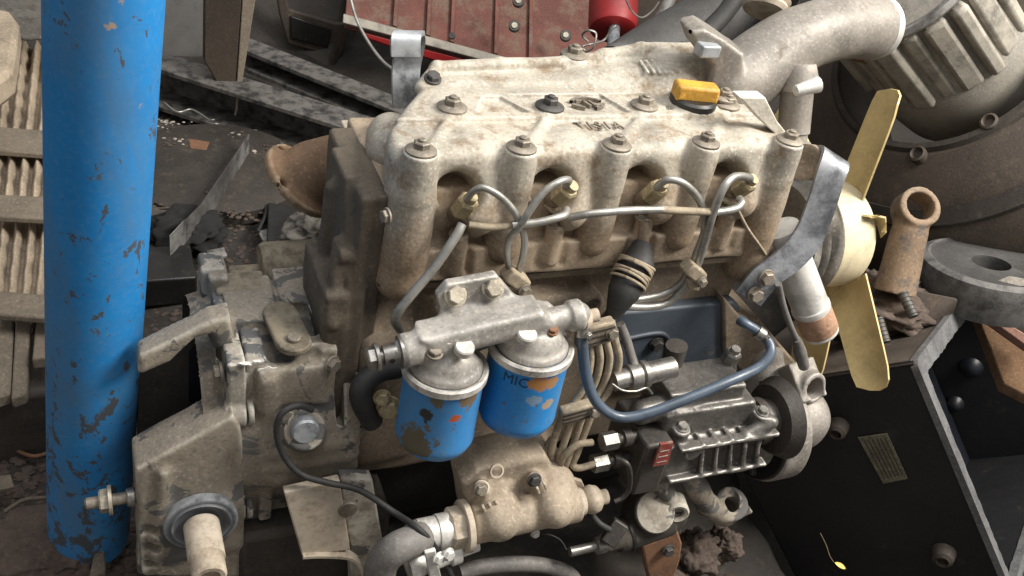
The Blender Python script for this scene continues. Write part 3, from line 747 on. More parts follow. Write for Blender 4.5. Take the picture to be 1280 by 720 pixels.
# ------------------------------------------------ injection pump
PA = P(790, 552, y=-.09); PB = P(944, 520, y=-.09)
PB = PA + A(PB[0] - PA[0], 0, 0)
L_ = PB[0] - PA[0]; px0 = PA[0]; pz = PA[2]; py_ = -.09
def f_pump(p):
    d = scyl(p, (px0 + .02, py_, pz), (px0 + L_ * .93, py_, pz), .043, .005)
    d = smin(d, sbox(p, (px0 + L_ * .52, py_ - .012, pz - .008), (L_ * .40, .034, .036), .004), .006)
    d = smin(d, sbox(p, (px0 + L_ * .45, py_ + .004, pz + .05), (L_ * .36, .034, .022), .005), .004)       # governor housing
    d = smin(d, sbox(p, (px0 + L_ * .42, py_ + .012, pz + .079), (L_ * .30, .03, .016), .004), .004)
    d = smin(d, scap(p, (px0 - .01, py_ - .01, pz + .065), (px0 + .06, py_ - .005, pz + .068), .016), .008)
    # ribs on the front
    for i in range(5):
        x = px0 + L_ * (.40 + .115 * i)
        d = smin(d, sbox(p, (x, py_ - .044, pz + .002), (.0028, .012, .034), .001, np.array([A(.97, 0, .24), A(0, 1, 0), A(-.24, 0, .97)]).T), .003)
    for dz in (.03, -.028): d = smin(d, sbox(p, (px0 + L_ * .58, py_ - .05, pz + dz), (L_ * .40, .008, .003), .001), .003)
    for (fx, fz) in ((.22, .05), (.86, .055)):
        d = smin(d, scyl(p, (px0 + L_ * fx, py_ - .03, pz + fz - .03), (px0 + L_ * fx, py_ - .034, pz + fz), .0125, .002), .006)
    d = smin(d, scyl(p, (px0 + L_ * .3, py_ - .04, pz + .02), (px0 + L_ * .3, py_ - .056, pz + .02), .012, .002), .004)
    d = smin(d, scap(p, (px0 + L_ * .75, py_ - .045, pz + .03), (px0 + L_ * .92, py_ - .045, pz + .045), .009), .006)
    d = smin(d, scyl(p, (px0 + L_ * .86, py_, pz), (px0 + L_ * 1.0, py_, pz), .03, .004), .004)
    return d
pump = cast('injection_pump', (px0 - .05, py_ - .075, pz - .06), (px0 + L_ + .03, py_ + .06, pz + .11), .0021, f_pump, m_pump, E, 'oily ribbed rotary injection pump with red label')
hb = P(812, 552, y=-.115)
box('hydraulic_head', (px0 + .005, py_ - .006, pz - .002), (.021, .046, .046), m_pumpdark, pump, None, .005)
for (fx, fz) in ((.22, .051), (.86, .056)): bolt((px0 + L_ * fx, py_ - .034, pz + fz), (0, -.1, 1), .0075, m_steel, pump)
bolt(P(914, 446, y=-.06), (0, -.2, 1), .012, m_steel, pump, 'nut')
tube('vent_stub', [P(911, 478, y=-.06), P(914, 446, y=-.06)], .0085, m_steel, pump)
tube('governor_knob', [P(842, 455, y=-.05), P(846, 432, y=-.05)], [.012, .015], m_pumpdark, pump)
# banjo inlet
bj = P(792, 470, y=-.092)
lathe('banjo_union', bj - A(.028, 0, .004), (1, 0, .12), [(0, .0), (0, .013), (.02, .013), (.021, .0165), (.036, .0165), (.037, .012), (.04, .0175), (.046, .0175), (.047, .0145), (.085, .014), (.085, 0)], m_steel, pump)
ptube('lock_wire', [(765, 480, -.11), (778, 488, -.116), (795, 489, -.118), (808, 485, -.116), (815, 492, -.114)], 1.6, m_steel, pump)
# red label plate on the pump flank
lb = [P(px, py, y=py_ - .06) for px, py in ((826, 556), (842, 553), (835, 580), (816, 584))]
lab = plate('maker_label', lb, (0, .004, 0), m_redlabel, pump, .0006, 'small red printed label')
for t in (.3, .55, .8):
    a = lb[0] * (1 - t) + lb[3] * t; b = lb[1] * (1 - t) + lb[2] * t
    plate('label_print', [a * .85 + b * .15 + A(0, -.0006, 0), a * .2 + b * .8 + A(0, -.0006, 0), a * .2 + b * .8 + A(0, -.0006, -.0012), a * .85 + b * .15 + A(0, -.0006, -.0012)], (0, .0004, 0), m_litter, lab, 0)
# drive shaft and timing case
lathe('drive_flange', (px0 + L_ * .93, py_, pz), (1, 0, 0), [(0, .026), (.012, .026), (.013, .034), (.026, .034), (.027, .03), (.04, .03), (.042, .05), (.06, .06)], m_pumpdark, E)
tc0 = P(934, 536, y=-.05)
def f_case(p):
    d = scyl(p, tc0 + A(.012, 0, 0), tc0 + A(.058, 0, 0), .082, .008)
    d = smin(d, scap(p, tc0 + A(.036, .06, .085), tc0 + A(.036, .02, .0), .03, .05), .02)
    d = smin(d, scap(p, tc0 + A(.05, .0, .0), tc0 + A(.075, -.01, .02), .07, .05), .01)
    return d
case_ = cast('timing_case', tc0 - .11, tc0 + A(.15, .13, .17), .0032, f_case, m_greydust, E)
lathe('timing_plate', tc0 + A(.001, 0, 0), (1, 0, 0), [(.007, .03), (.007, .077), (.009, .079), (.014, .079)], m_black, case_, n=48)
for a in (.6, 1.7, 2.9, 4.1, 5.3): bolt(tc0 + A(.006, .065 * math.cos(a), .065 * math.sin(a)), (-1, 0, 0), .006, m_boltd, case_)
# front cover of the block, right of the pump
fcp = [P(px, py, y=.0) for px, py in ((905, 372), (925, 395), (950, 400), (975, 430), (1003, 462), (985, 480), (930, 470), (905, 440))]
plate('front_end_plate', fcp, (0, .12, 0), m_block, E, .004)
# bracket block with a bored hole
hb_ = P(1000, 487, y=-.05)
def f_bore(p):
    a, b = P(1018, 488, y=-.09), P(995, 470, y=-.02)
    d = sbox(p, P(1000, 478, y=-.05), (.024, .03, .021), .003, np.array([cdir(.9, -.2, .4), cdir(.3, .9, -.2), np.cross(cdir(.9, -.2, .4), cdir(.3, .9, -.2))]).T)
    nn = cdir(.5, .25, -.82)
    c = P(1019, 486, y=-.075)
    d = smin(d, scyl(p, c - nn * .035, c, .0235, .002), .004)
    return scut(d, scyl(p, c - nn * .03, c + nn * .02, .0165, .002), .002)
cast('bored_bracket', hb_ - .07, hb_ + .09, .0025, f_bore, m_greydust, E)

# ------------------------------------------------ intake elbow, thermostat pipe, fan gear
def f_elbow(p):
    pts = [(908, 112, .14, 38), (925, 100, .148, 43), (950, 80, .158, 44), (982, 58, .165, 41), (1018, 42, .17, 39), (1055, 34, .18, 38), (1094, 34, .195, 40)]
    w = [P(a, b, y=c) for a, b, c, r in pts]; rr = [S(t[3] * .93, q) for t, q in zip(pts, w)]
    d = None
    w_ = spline(w, 4); rr_ = np.interp(np.linspace(0, len(w) - 1, len(w_)), range(len(w)), rr)
    for a, b, ra, rb in zip(w_, w_[1:], rr_, rr_[1:]):
        q = scap(p, a, b, ra, rb); d = q if d is None else smin(d, q, .01)
    ax = w[-1] - w[-2]; ax /= np.linalg.norm(ax)
    d = np.maximum(d, (p - w[-1]) @ ax.astype(np.float32))
    d = scut(d, scyl(p, w[-1] - ax * .05, w[-1] + ax * .05, rr[-1] * .88, .003), .003)
    # broken mounting flange
    c = P(898, 95, y=.15)
    fl = sprism(p, [P(a, b, y=.13) for a, b in ((862, 40), (880, 35), (905, 48), (925, 62), (922, 95), (905, 120), (915, 140), (890, 145), (880, 110), (888, 80), (870, 62))], (.01, .05, 0), .004)
    return smin(d, fl, .006), w, rr, ax
pp = np.zeros((1, 3), np.float32); _, ew, er, eax = f_elbow(pp)
lo = np.min(ew, 0) - .08; hi = np.max(ew, 0) + .08
elbow = cast('intake_elbow', lo, hi, .0035, lambda p: f_elbow(p)[0], m_elbow, E, 'grey cast intake elbow with open mouth')
lathe_ring('mouth_bead', ew[-1], eax, [(-.008, er[-1] * .96), (-.008, er[-1] * 1.04), (.0, er[-1] * 1.06), (.006, er[-1] * 1.03), (.006, er[-1] * .88), (-.004, er[-1] * .88)], m_white, elbow)
fb = P(884, 62, y=.12)
box('flange_clip', fb, (.014, .01, .008), m_slatesteel, elbow, None, .002)
bolt(P(905, 122, y=.10), (0, 0, 1), .0095, m_boltm, elbow, 'stud')
tp0, tp1 = P(993, 172, y=.05), P(1000, 92, y=.06)
lathe('thermostat_pipe', P(991, 178, y=.09), (P(1000, 70, y=.13) - P(991, 178, y=.09)), [(-.01, .024), (0, .024), (.002, .019), (.012, .019), (.013, .0215), (.068, .022), (.07, .023), (.07, .0255), (.09, .026), (.105, .022), (.105, 0)], m_elbow, E)
c = P(1006, 108, y=.06)
tube('clamp_screw', [c + A(-.012, 0, -.006), c + A(.02, 0, .003)], [.007, .011], m_white, E)
plate('gasket_ear', [P(a, b, y=.03) for a, b in ((925, 122), (957, 122), (972, 152), (985, 168), (972, 170), (950, 150))], (0, .02, 0), m_alu, E)
lathe('hose_spigot', P(955, 14, y=.24), cdir(.3, -1, .1), [(0, .03), (.006, .034), (.012, .03), (.018, .034), (.024, .03), (.05, .03)], m_dust, E)

# strap that holds the alternator
strip('adjuster_strap', [P(935, 372, y=-.035), P(958, 345, y=-.035), P(985, 325, y=-.035), P(1010, 296, y=-.03), P(1027, 255, y=-.02), P(1037, 222, y=-.012), P(1044, 200, y=.0), P(1040, 194, y=.02), P(1028, 196, y=.04)], cdir(.85, .5, .15) * .04, .007, m_strap, E)
for (px, py) in ((958, 347), (944, 368)): bolt(P(px, py, y=-.041), (-.1, -1, .15), .0095, m_boltm, E)
lathe('strap_bush', P(1013, 203, y=.04), cdir(-.5, .1, -.8), [(0, .024), (.03, .024), (.031, .018), (.027, .008), (.027, 0)], m_block, E)
# coolant pipe down the front
ca, cb = P(975, 285, y=.01), P(1026, 416, y=-.045)
u = (cb - ca) / np.linalg.norm(cb - ca); Lc = np.linalg.norm(cb - ca)
cpipe = lathe('coolant_pipe', ca, u, [(0, .026), (Lc * .72, .026), (Lc * .73, .0275), (Lc * .76, .0275), (Lc * .77, .026), (Lc, .0255), (Lc + .003, .023), (Lc + .003, 0)], m_white, E, n=32)
lathe('rust_band', ca + u * Lc * .78, u, [(0, .0268), (Lc * .18, .0268), (Lc * .2, .0255)], m_rust if False else mat('rust_bloom', (.42, .25, .16), (.6, .5, .42), .4, .7, 0, 30, .3), cpipe, n=32)
ptube('sensor_cable', [(973, 355, -.05), (980, 385, -.054), (990, 412, -.058), (998, 428, -.06)], 4, m_greyhose)
tube('cable_end', [P(996, 424, y=-.06), P(1000, 440, y=-.062), P(1005, 458, y=-.062)], [.006, .0095, .008], m_greyhose, E)
# pulley and fan
FX = .70
fcn = P(1040, 292, x=FX)
lathe('pulley', A(FX - .10, fcn[1], fcn[2]), (1, 0, 0), [(0, .0), (0, .05), (.0, .082), (.006, .088), (.014, .07), (.022, .088), (.034, .07), (.044, .088), (.05, .084), (.05, .05), (.085, .05)], m_steel, E, n=48)
hr = S(66, fcn)
fan = lathe('fan', A(FX - .022, fcn[1], fcn[2]), (1, 0, 0), [(-.03, hr * .80), (-.032, hr * .96), (-.022, hr), (.03, hr), (.035, hr * .96), (.035, hr * .3), (.036, 0)], m_fanhub, E, n=48, label='yellowed plastic cooling fan with cream hub')
def blade(a, r0, r1, w0, w1, pitch=-.12, m=m_fan):
    rad = A(0, math.cos(a), math.sin(a)); tan = A(0, -math.sin(a), math.cos(a))
    ch = tan * math.cos(pitch) + A(1, 0, 0) * math.sin(pitch); n = np.cross(rad, ch)
    c0 = A(FX + .005, fcn[1], fcn[2]); pts = []
    N_ = 7
    vs, fs = [], []
    for side in (-1, 1):
        for i in range(N_):
            t = i / (N_ - 1); r = r0 + (r1 - r0) * t; w = w0 + (w1 - w0) * t
            for j in range(5):
                s = j / 4 - .5; cut = max(0, t - .8) * 5
                bow = .012 * (1 - (2 * s) ** 2)
                vs.append(c0 + rad * (r - .012 * cut * (2 * abs(s)) ** 2) + ch * s * w * (1 - .12 * cut) + n * (side * .0016 + bow))
    q = N_ * 5
    for s_ in (0, 1):
        for i in range(N_ - 1):
            for j in range(4):
                a_ = s_ * q + i * 5 + j; fs.append((a_, a_ + 1, a_ + 6, a_ + 5))
    rimi = [j for j in range(5)] + [5 * i + 4 for i in range(1, N_)] + [5 * (N_ - 1) + j for j in (3, 2, 1, 0)] + [5 * i for i in range(N_ - 2, 0, -1)]
    for x_, y_ in zip(rimi, rimi[1:] + rimi[:1]): fs.append((x_, y_, y_ + q, x_ + q))
    return mesh('blade', vs, fs, m, fan, smooth=True, angle=40)
def fan_angle(px, py):
    q = P(px, py, x=FX); return math.atan2(q[2] - fcn[2], q[1] - fcn[1]), math.hypot(q[2] - fcn[2], q[1] - fcn[1])
FAN = [(1108, 118), (1085, 480)]
a_up, r_up = fan_angle(1108, 116); a_dn, r_dn = fan_angle(1090, 485)
BLADES = []
for deg, r1_, w0, w1 in ((88, .232, .062, .055), (27, .245, .062, .055), (256, .245, .066, .07), (219, .243, .075, .068)):
    blade(math.radians(deg), hr * .93, r1_, w0, w1)
stub = blade(math.radians(139), hr * .93, hr * 1.22, .05, .03, .8)
stub['label'] = 'broken stump of a snapped fan blade'

# ------------------------------------------------ clutch housing and gearbox
def f_bell(p):
    d = smin(sbox(p, (-.165, .062, .20), (.012, .07, .198), .004), sbox(p, (-.13, .065, .20), (.05, .066, .19), .014), .01)
    d = smin(d, sbox(p, (-.083, .075, .205), (.012, .085, .205), .005), .006)       # engine side flange
    d = smin(d, sbox(p, (-.103, .075, .40), (.02, .08, .014), .005), .006)
    d = smin(d, sbox(p, (-.158, .095, .402), (.03, .045, .012), .004), .006)
    d = smin(d, scap(p, (-.185, .10, .26), (-.09, .10, .26), .135), .02)
    d = smin(d, sbox(p, (-.19, .15, .398), (.012, .03, .03), .006), .006)
    a, b = P(352, 398, z=.405), P(366, 428, z=.405)
    d = scut(d, scap(p, a + A(.022, .01, .0), b + A(.022, .01, 0), .012), .004)
    d = smin(d, sbox(p, P(388, 565, y=-.012), (.05, .02, .035), .012), .012)
    for i in range(3): d = smin(d, scap(p, P(345, 560 + 17 * i, y=-.024), P(436, 546 + 17 * i, y=-.024), .012), .008)
    for x in (332, 445): d = smin(d, sbox(p, P(x, 560, y=-.012), (.008, .012, .12), .004), .006)
    d = smin(d, sbox(p, P(365, 480, y=-.012), (.04, .008, .03), .005), .01)
    d = smin(d, scyl(p, P(381, 545, y=-.01), P(381, 537, y=-.058), .024, .003), .008)
    d = scut(d, scap(p, P(362, 521, y=-.03), P(366, 521, y=-.03), .013), .004)
    d = scut(d, sbox(p, P(424, 480, y=-.005), (.006, .02, .06), .003), .004)
    d = smin(d, sbox(p, P(430, 535, y=-.012), (.018, .012, .01), .003), .006)
    return d
bell = cast('clutch_housing', (-.22, -.09, -.01), (-.05, .25, .47), .0033, f_bell, m_housing, E, 'grey brown clutch housing splashed with white paint')
a, b = P(350, 396, z=.412), P(367, 432, z=.412)
dv = (b - a) / np.linalg.norm(b - a); pv = A(-dv[1], dv[0], 0)
lug = []
for s, c in ((1, b), (-1, a)):
    for i in range(9):
        t = -math.pi / 2 + math.pi * i / 8
        lug.append(c + .02 * (s * dv * math.cos(t) + s * pv * math.sin(t)))
lo_ = plate('inspection_cover', lug, (0, 0, .009), m_olive, bell, .002)
bolt(b + A(0, 0, .01), (0, 0, 1), .008, m_boltm, lo_, 'plug')
bolt(P(361, 521, y=-.035), (-.2, -1, .5), .0095, m_boltm, bell)
bolt(P(381, 536, y=-.06), (0, -1, .15), .016, m_slatesteel, bell, 'plug', 'pivot_cap')
for (px, py) in ((276, 466), (298, 574)): bolt(P(px, py, y=.0), (-1, 0, 0), .0095, m_boltm, bell)
for (px, py) in ((415, 455), (446, 538)): bolt(P(px, py, y=-.016), (.6, -1, 0), .009, m_boltm, bell)
bolt(P(272, 400, x=-.2), (-1, 0, 0), .009, m_boltm, bell)
# pale flange between housing and gearbox
def f_fl(p):
    d = np.minimum(sbox(p, (-.189, .062, .20), (.0105, .079, .208), .0025), sbox(p, (-.166, .064, .20), (.0115, .074, .204), .0025))
    for y_, z_ in ((-.012, .33), (-.012, .17)): d = smin(d, scyl(p, (-.203, y_, z_), (-.17, y_, z_), .017, .002), .004)
    d = smin(d, sbox(p, (-.195, .155, .40), (.014, .02, .03), .004), .004)
    return scut(d, sbox(p, (-.1775, -.02, .2), (.0012, .01, .21), .001), .002)
cast('housing_flange', (-.22, -.04, -.02), (-.15, .2, .45), .0026, f_fl, m_flange, bell)
# splashes of white paint
def splash(px, py, w, h, z=None, y=None):
    n = 15; pts = []
    for i in range(n):
        a = 2 * math.pi * i / n; q = random.uniform(.5, 1.15)
        u = (px + w * q * math.cos(a), py + h * q * math.sin(a))
        pts.append(P(*u, z=z) if z else P(*u, y=y))
    plate('paint_splash', pts, (0, 0, .0012) if z else (0, -.0012, 0), m_whitemark, bell, 0)
splash(338, 462, 15, 5, y=-.0145)
splash(324, 590, 6, 9, y=-.0165); splash(306, 455, 9, 3, z=.4085); splash(322, 452, 6, 2, z=.4085)
# bracket under the housing
fb_ = [P(a, b, y=-.075) for a, b in ((355, 616), (425, 601), (431, 640), (438, 688), (377, 694), (366, 655))]
br = plate('mounting_bracket', fb_, (0, .012, 0), m_dust, E, .002)
plate('bracket_web', [P(a, b, y=-.068) for a, b in ((426, 600), (466, 600), (474, 650), (486, 716), (480, 760), (440, 760), (437, 688))], (0, .02, 0), m_housing, br, .003)
bolt(P(434, 634, y=-.072), (0, -1, .1), .0125, m_boltm, br, 'plug')
strip('bracket_foot', [P(377, 690, y=-.072), P(400, 689, y=-.072), P(436, 692, y=-.072), P(450, 706, y=-.072), P(458, 740, y=-.072)], A(0, .02, 0), .004, m_dust, br)
box('housing_base', (-.09, .05, .07), (.10, .09, .07), m_grime, E, None, .01)

# gearbox case with an open side
def f_gear(p):
    O = [P(a, b, y=.02) for a, b in ((173, 446), (264, 402), (288, 396), (298, 450), (314, 720), (172, 720), (170, 600))]
    d = sprism(p, O, (0, .03, 0), .004)
    Wn = [P(a, b, y=.02) for a, b in ((140, 484), (214, 455), (246, 424), (264, 420), (270, 436), (266, 530), (140, 600))]
    d = scut(d, sprism(p, [w - A(0, .03, 0) for w in Wn], (0, .12, 0), .01), .008)
    Wb = [P(a, b, y=.10) for a, b in ((166, 450), (258, 408), (290, 410), (300, 560), (165, 600))]
    Wd = [P(a, b, y=.095) for a, b in ((238, 448), (248, 432), (262, 440), (264, 500), (240, 515))]
    Lp = [P(a, b, y=-.035) for a, b in ((168, 588), (292, 520), (302, 536), (316, 722), (178, 722), (172, 640))]
    d = smin(d, sprism(p, Lp, (0, .055, 0), .004), .005)
    d = smin(d, sprism(p, [P(a, b, y=.03) for a, b in ((256, 412), (298, 398), (306, 590), (258, 590), (266, 520), (272, 446))], (0, .03, 0), .004), .004)
    for a, b in ((282, 440), (284, 486)): d = scut(d, scyl(p, P(a, b, y=.035), P(a, b, y=.02), .011, .002), .003)
    c = P(252, 655, y=-.03)
    d = smin(d, sbox(p, c + A(0, .01, .0), (.055, .02, .055), .02), .015)
    d = smin(d, scap(p, P(205, 590, y=-.035), P(198, 700, y=-.035), .007), .01)
    for i in range(3):
        q = P(186, 658 + 22 * i, y=-.03)
        d = scut(d, sbox(p, q, (.012, .02, .007), .003), .004)
    return d
gear = cast('gearbox_case', (-.36, -.075, -.01), (-.19, .12, .5), .0035, f_gear, m_housing, E, 'brown gearbox case with open side and shaft stub')
plate('inner_wall', [P(a, b, y=.085) for a, b in ((172, 450), (256, 412), (290, 410), (304, 600), (172, 640))], (0, .01, 0), m_grime, gear, .002)  # back wall in dark iron, so the cavity's shade is painted in
plate('inner_opening', [P(a, b, y=.0835) for a, b in ((236, 440), (250, 426), (264, 432), (266, 505), (244, 520), (236, 500))], (0, .001, 0), m_navy, gear, 0)  # thin navy sheet painting the dark of an opening, no real hole
c = P(252, 657, y=-.05)
lathe('shaft_seal', c + A(0, .012, 0), (0, -1, 0), [(0, .043), (.009, .043), (.011, .04), (.011, .036), (.013, .034), (.007, .026), (.007, .016)], m_slatesteel, gear, n=40)
lathe('input_shaft', c, (0, -1, 0), [(0, .021), (.05, .021), (.052, .0195), (.075, .0195), (.078, .017), (.078, .012), (.072, .009), (.072, 0)], m_dust, gear, n=28)
sb = P(178, 619, y=-.02)
so = lathe('side_stud', sb, (-1, 0, 0), [(-.01, .007), (.06, .007), (.062, .005), (.062, 0)], m_boltm, gear, n=14)
bolt(sb + A(-.035, 0, 0), (-1, 0, 0), .014, m_boltbare, so, 'bolt', 'nut'); bolt(sb + A(-.012, 0, 0), (-1, 0, 0), .011, m_steel, so, 'plug', 'washer')

ptube('clutch_cable', [(390, 512, -.05), (372, 507, -.055), (352, 517, -.06), (346, 540, -.062), (354, 568, -.065), (375, 592, -.075), (408, 603, -.085), (450, 613, -.09), (492, 640, -.11), (524, 662, -.15), (548, 688, -.155), (565, 722, -.16)], 4.2, m_rubber, label='thin black cable looping down from the clutch housing')
ptube('breather_hose', [(496, 460, -.01), (470, 466, -.02), (452, 482, -.028), (452, 502, -.03), (466, 528, -.03)], 14, m_rubber)
for (px, py, s) in ((486, 509, .0125), (478, 497, .009)): bolt(P(px, py, y=-.035), (-.3, -1, .2), s, m_brass, E)

# ------------------------------------------------ hydraulic pump low on the side
HY = -.125
def f_hyd(p):
    O = [P(a, b, y=HY + .01) for a, b in ((578, 606), (598, 590), (662, 574), (684, 571), (697, 594), (706, 640), (590, 674))]
    d = sprism(p, O, (0, .06, 0), .008)
    a, b = P(592, 655, y=HY - .012), P(722, 628, y=HY - .012)
    ax = (b - a) / np.linalg.norm(b - a)
    d = smin(d, scyl(p, a - ax * .004, b, .0245, .004), .014)
    for px, py in ((618, 622), (688, 606)):
        d = smin(d, scap(p, P(px, py, y=HY + .01), P(px + 5, py + 28, y=HY - .022), .032, .027), .005)
    T = [P(q, r, y=HY + .03) for q, r in ((600, 592), (606, 580), (662, 564), (688, 563), (694, 590))]
    d = smin(d, sprism(p, T, (0, .05, 0), .006), .006)
    for px, py in ((601, 607), (668, 597)): d = smin(d, scyl(p, P(px, py, y=HY + .02), P(px + 1, py + 3, y=HY - .008), .0105, .002), .005)
    d = smin(d, scap(p, P(622, 575, y=HY + .035), P(640, 571, y=HY + .035), .008), .005)
    return d
lo = P(575, 700, y=HY) - A(.04, .05, .02); hi = P(735, 560, y=HY) + A(.04, .1, .05)
hyd = cast('hydraulic_pump', lo, hi, .0025, f_hyd, m_dust, E, 'dusty cast pump with two swollen barrels below the filters')
for px, py in ((601, 609), (668, 598)): bolt(P(px, py + 2, y=HY - .010), (0, -1, .3), .0075, m_boltd if px > 640 else m_boltm, hyd)
lathe_ring('cast_ring', P(620, 588, y=HY + .005), (0, -1, .6), [(0, .009), (.004, .009), (.004, .007), (0, .007)], m_dust, hyd, n=20)
for (px, py) in ((605, 636), (613, 633), (621, 630), (672, 612), (681, 607)):
    box('cast_mark', P(px, py, y=HY - .018), (.0016, .003, .006), m_dust, hyd, np.array([A(.9, 0, .4), A(0, 1, 0), A(-.4, 0, .9)]).T, .0008)
a, b = P(592, 655, y=HY - .012), P(722, 628, y=HY - .012); ax = (b - a) / np.linalg.norm(b - a)
bolt(a - ax * .012, -ax, .0265, m_dust, hyd, 'bolt', 'end_nut')
lathe('hose_ferrule', a - ax * .022, -ax, [(0, .019), (.004, .0215), (.026, .0215), (.027, .02), (.05, .02)], m_white, hyd)
hs = a - ax * .045
tube('feed_hose', [hs, hs - ax * .03, P(525, 673, y=HY - .02), P(498, 684, y=HY - .03), P(480, 700, y=HY - .03), P(474, 722, y=HY - .03), P(474, 760, y=HY - .02)], .0195, m_greyhose, E, n=20)
lathe('port_ball', b, ax, [(0, .018), (.006, .018), (.008, .013), (.012, .017), (.02, .0195), (.028, .017), (.034, .01), (.042, .01), (.042, 0)], m_dust, hyd)
ear = plate('slotted_bracket', [P(q, r, y=HY + .005) for q, r in ((683, 592), (690, 590), (728, 602), (735, 618), (733, 640), (722, 648), (700, 630), (694, 622))], (0, .006, 0), m_dust, hyd, .0015)
lathe('bracket_hole', P(702, 612, y=HY + .0035), (0, -1, 0), [(0, .008), (.001, .008), (.001, 0)], m_black, ear, n=16)

# fittings along the bottom edge
va = P(511, 707, y=-.15); vx = A(.96, .1, .12)
lathe('hose_valve', va, vx, [(.01, 0), (.01, .010), (-.002, .012), (-.002, .019), (.004, .0205), (.012, .019), (.02, .0165), (.05, .0165), (.052, .02), (.064, .02), (.066, .014), (.09, .014), (.09, 0)], m_white, E)
plate('valve_strap', [P(q, r, y=-.172) for q, r in ((531, 692), (545, 688), (548, 706), (553, 726), (538, 728))], (0, .006, 0), m_white, E)
for (px, py) in ((548, 698), (560, 693)): bolt(P(px, py, y=-.178), (.4, -1, .2), .007, m_white, E)
tube('drain_hose', [P(575, 716, y=-.15), P(600, 709, y=-.15), P(640, 705, y=-.15), P(680, 707, y=-.15), P(712, 718, y=-.15), P(725, 740, y=-.15)], .0105, m_greyhose, E, n=14)
ptube('thin_wire', [(668, 668, -.14), (685, 668, -.15), (700, 675, -.155), (708, 687, -.16)], 1.2, m_rubber)
bolt(P(669, 667, y=-.15), (0, -1, 0), .005, m_white, E)

# lift pump at the lower right
LY = -.13
def f_lift(p):
    a, b = P(768, 672, y=LY), P(838, 648, y=LY)
    d = scyl(p, a, b, .023, .003)
    c = P(815, 640, y=LY)
    nn = A(-.1, -.65, .75); nn /= np.linalg.norm(nn)
    d = smin(d, scyl(p, c - nn * .04, c + nn * .012, .031, .003), .008)
    d = smin(d, scyl(p, P(845, 650, y=LY), P(845, 632, y=LY), .0165, .003), .006)
    pl = [P(q, r, y=LY - .015) for q, r in ((800, 672), (850, 652), (853, 668), (803, 690))]
    return smin(d, sprism(p, pl, (0, .04, 0), .003), .005)
lo = P(760, 700, y=LY) - A(.03, .07, .03); hi = P(855, 610, y=LY) + A(.03, .08, .03)
lift = cast('lift_pump', lo, hi, .0024, f_lift, m_grime, E, 'small dark lift pump with a round cap')
nn = A(-.1, -.65, .75); nn /= np.linalg.norm(nn)
lathe('round_cap', P(815, 640, y=LY) + nn * .011, nn, [(0, .029), (.003, .028), (.004, .026), (.004, 0)], m_housing, lift, n=32)
tube('outlet_pipe', [P(815, 585, y=LY + .03), P(826, 606, y=LY + .01), P(846, 636, y=LY)], .0125, m_housing, lift)
lathe('banjo_ring', P(846, 638, y=LY - .01), cdir(.1, .5, -.85), [(-.02, .0165), (.006, .0165), (.008, .014), (.006, .009), (.0, .008), (0, 0)], m_housing, lift)
plate('brown_flange', [P(q, r, y=LY - .022) for q, r in ((803, 684), (848, 665), (853, 680), (850, 702), (838, 735), (815, 740), (808, 712))], (0, .012, 0), m_rust, lift, .003)
bolt(P(835, 688, y=LY - .026), (0, -1, .1), .008, m_boltd, lift)
lathe_ring('pump_band', P(783, 667, y=LY), P(838, 648, y=LY) - P(768, 672, y=LY), [(0, .0235), (0, .025), (.004, .025), (.004, .0235)], m_black, lift)
lathe('steel_stub', P(738, 684, y=LY - .03), P(708, 691, y=LY - .03) - P(738, 684, y=LY - .03), [(-.02, .0115), (-.008, .0115), (-.006, .0065), (.03, .0065), (.03, 0)], m_steel, lift)
tube('stub_neck', [P(748, 682, y=LY - .028), P(762, 676, y=LY - .02), P(775, 670, y=LY)], [.011, .014, .018], m_grime, lift)
cn = P(768, 666, y=LY - .035)
box('cable_connector', cn, (.011, .008, .017), m_pumpdark, lift, np.array([cdir(.8, .55, 0), cdir(0, 0, 1), cdir(-.55, .8, 0)]).T, .002)
ptube('sensor_lead', [(733, 626, -.13), (739, 642, -.145), (750, 655, -.16), (762, 662, -.165)], [4, 4, 4.4, 7][0], m_rubber)
ptube('throttle_arm', [(773, 574, -.14), (784, 580, -.15), (788, 595, -.15), (786, 612, -.15), (778, 622, -.15), (768, 627, -.15)], 3.2, m_pumpdark)

# support lever with a bored eye
def f_lever(p):
    yy = -.115
    O = [P(a, b, y=yy) for a, b in ((805, 590), (822, 574), (852, 570), (858, 584), (845, 604), (802, 610))]
    d = sprism(p, O, (0, .012, 0), .003)
    w = [P(a, b, y=yy + .0) for a, b in ((862, 592), (872, 612), (886, 632), (905, 645))]
    for a, b in zip(w, w[1:]): d = smin(d, scap(p, a, b, .0165), .008)
    c = P(915, 630, y=yy); nn = cdir(.15, -.35, -.9)
    d = smin(d, scyl(p, c - nn * .024, c, .0255, .003), .008)
    d = smin(d, sprism(p, [P(a, b, y=yy) for a, b in ((918, 652), (942, 641), (934, 632), (925, 620))], (0, .02, 0), .002), .003)
    for a, b in ((808, 605), (820, 580), (853, 573), (846, 597)): d = smin(d, scyl(p, P(a, b, y=yy + .01), P(a, b, y=yy - .006), .0065, .001), .003)
    return scut(d, scyl(p, c - nn * .04, c + nn * .02, .0115, .002), .002)
lo = P(800, 665, y=-.1) - A(.03, .05, .03); hi = P(945, 565, y=-.1) + A(.03, .06, .04)
cast('support_lever', lo, hi, .0022, f_lever, m_housing, E, 'curved cast lever ending in a bored eye')

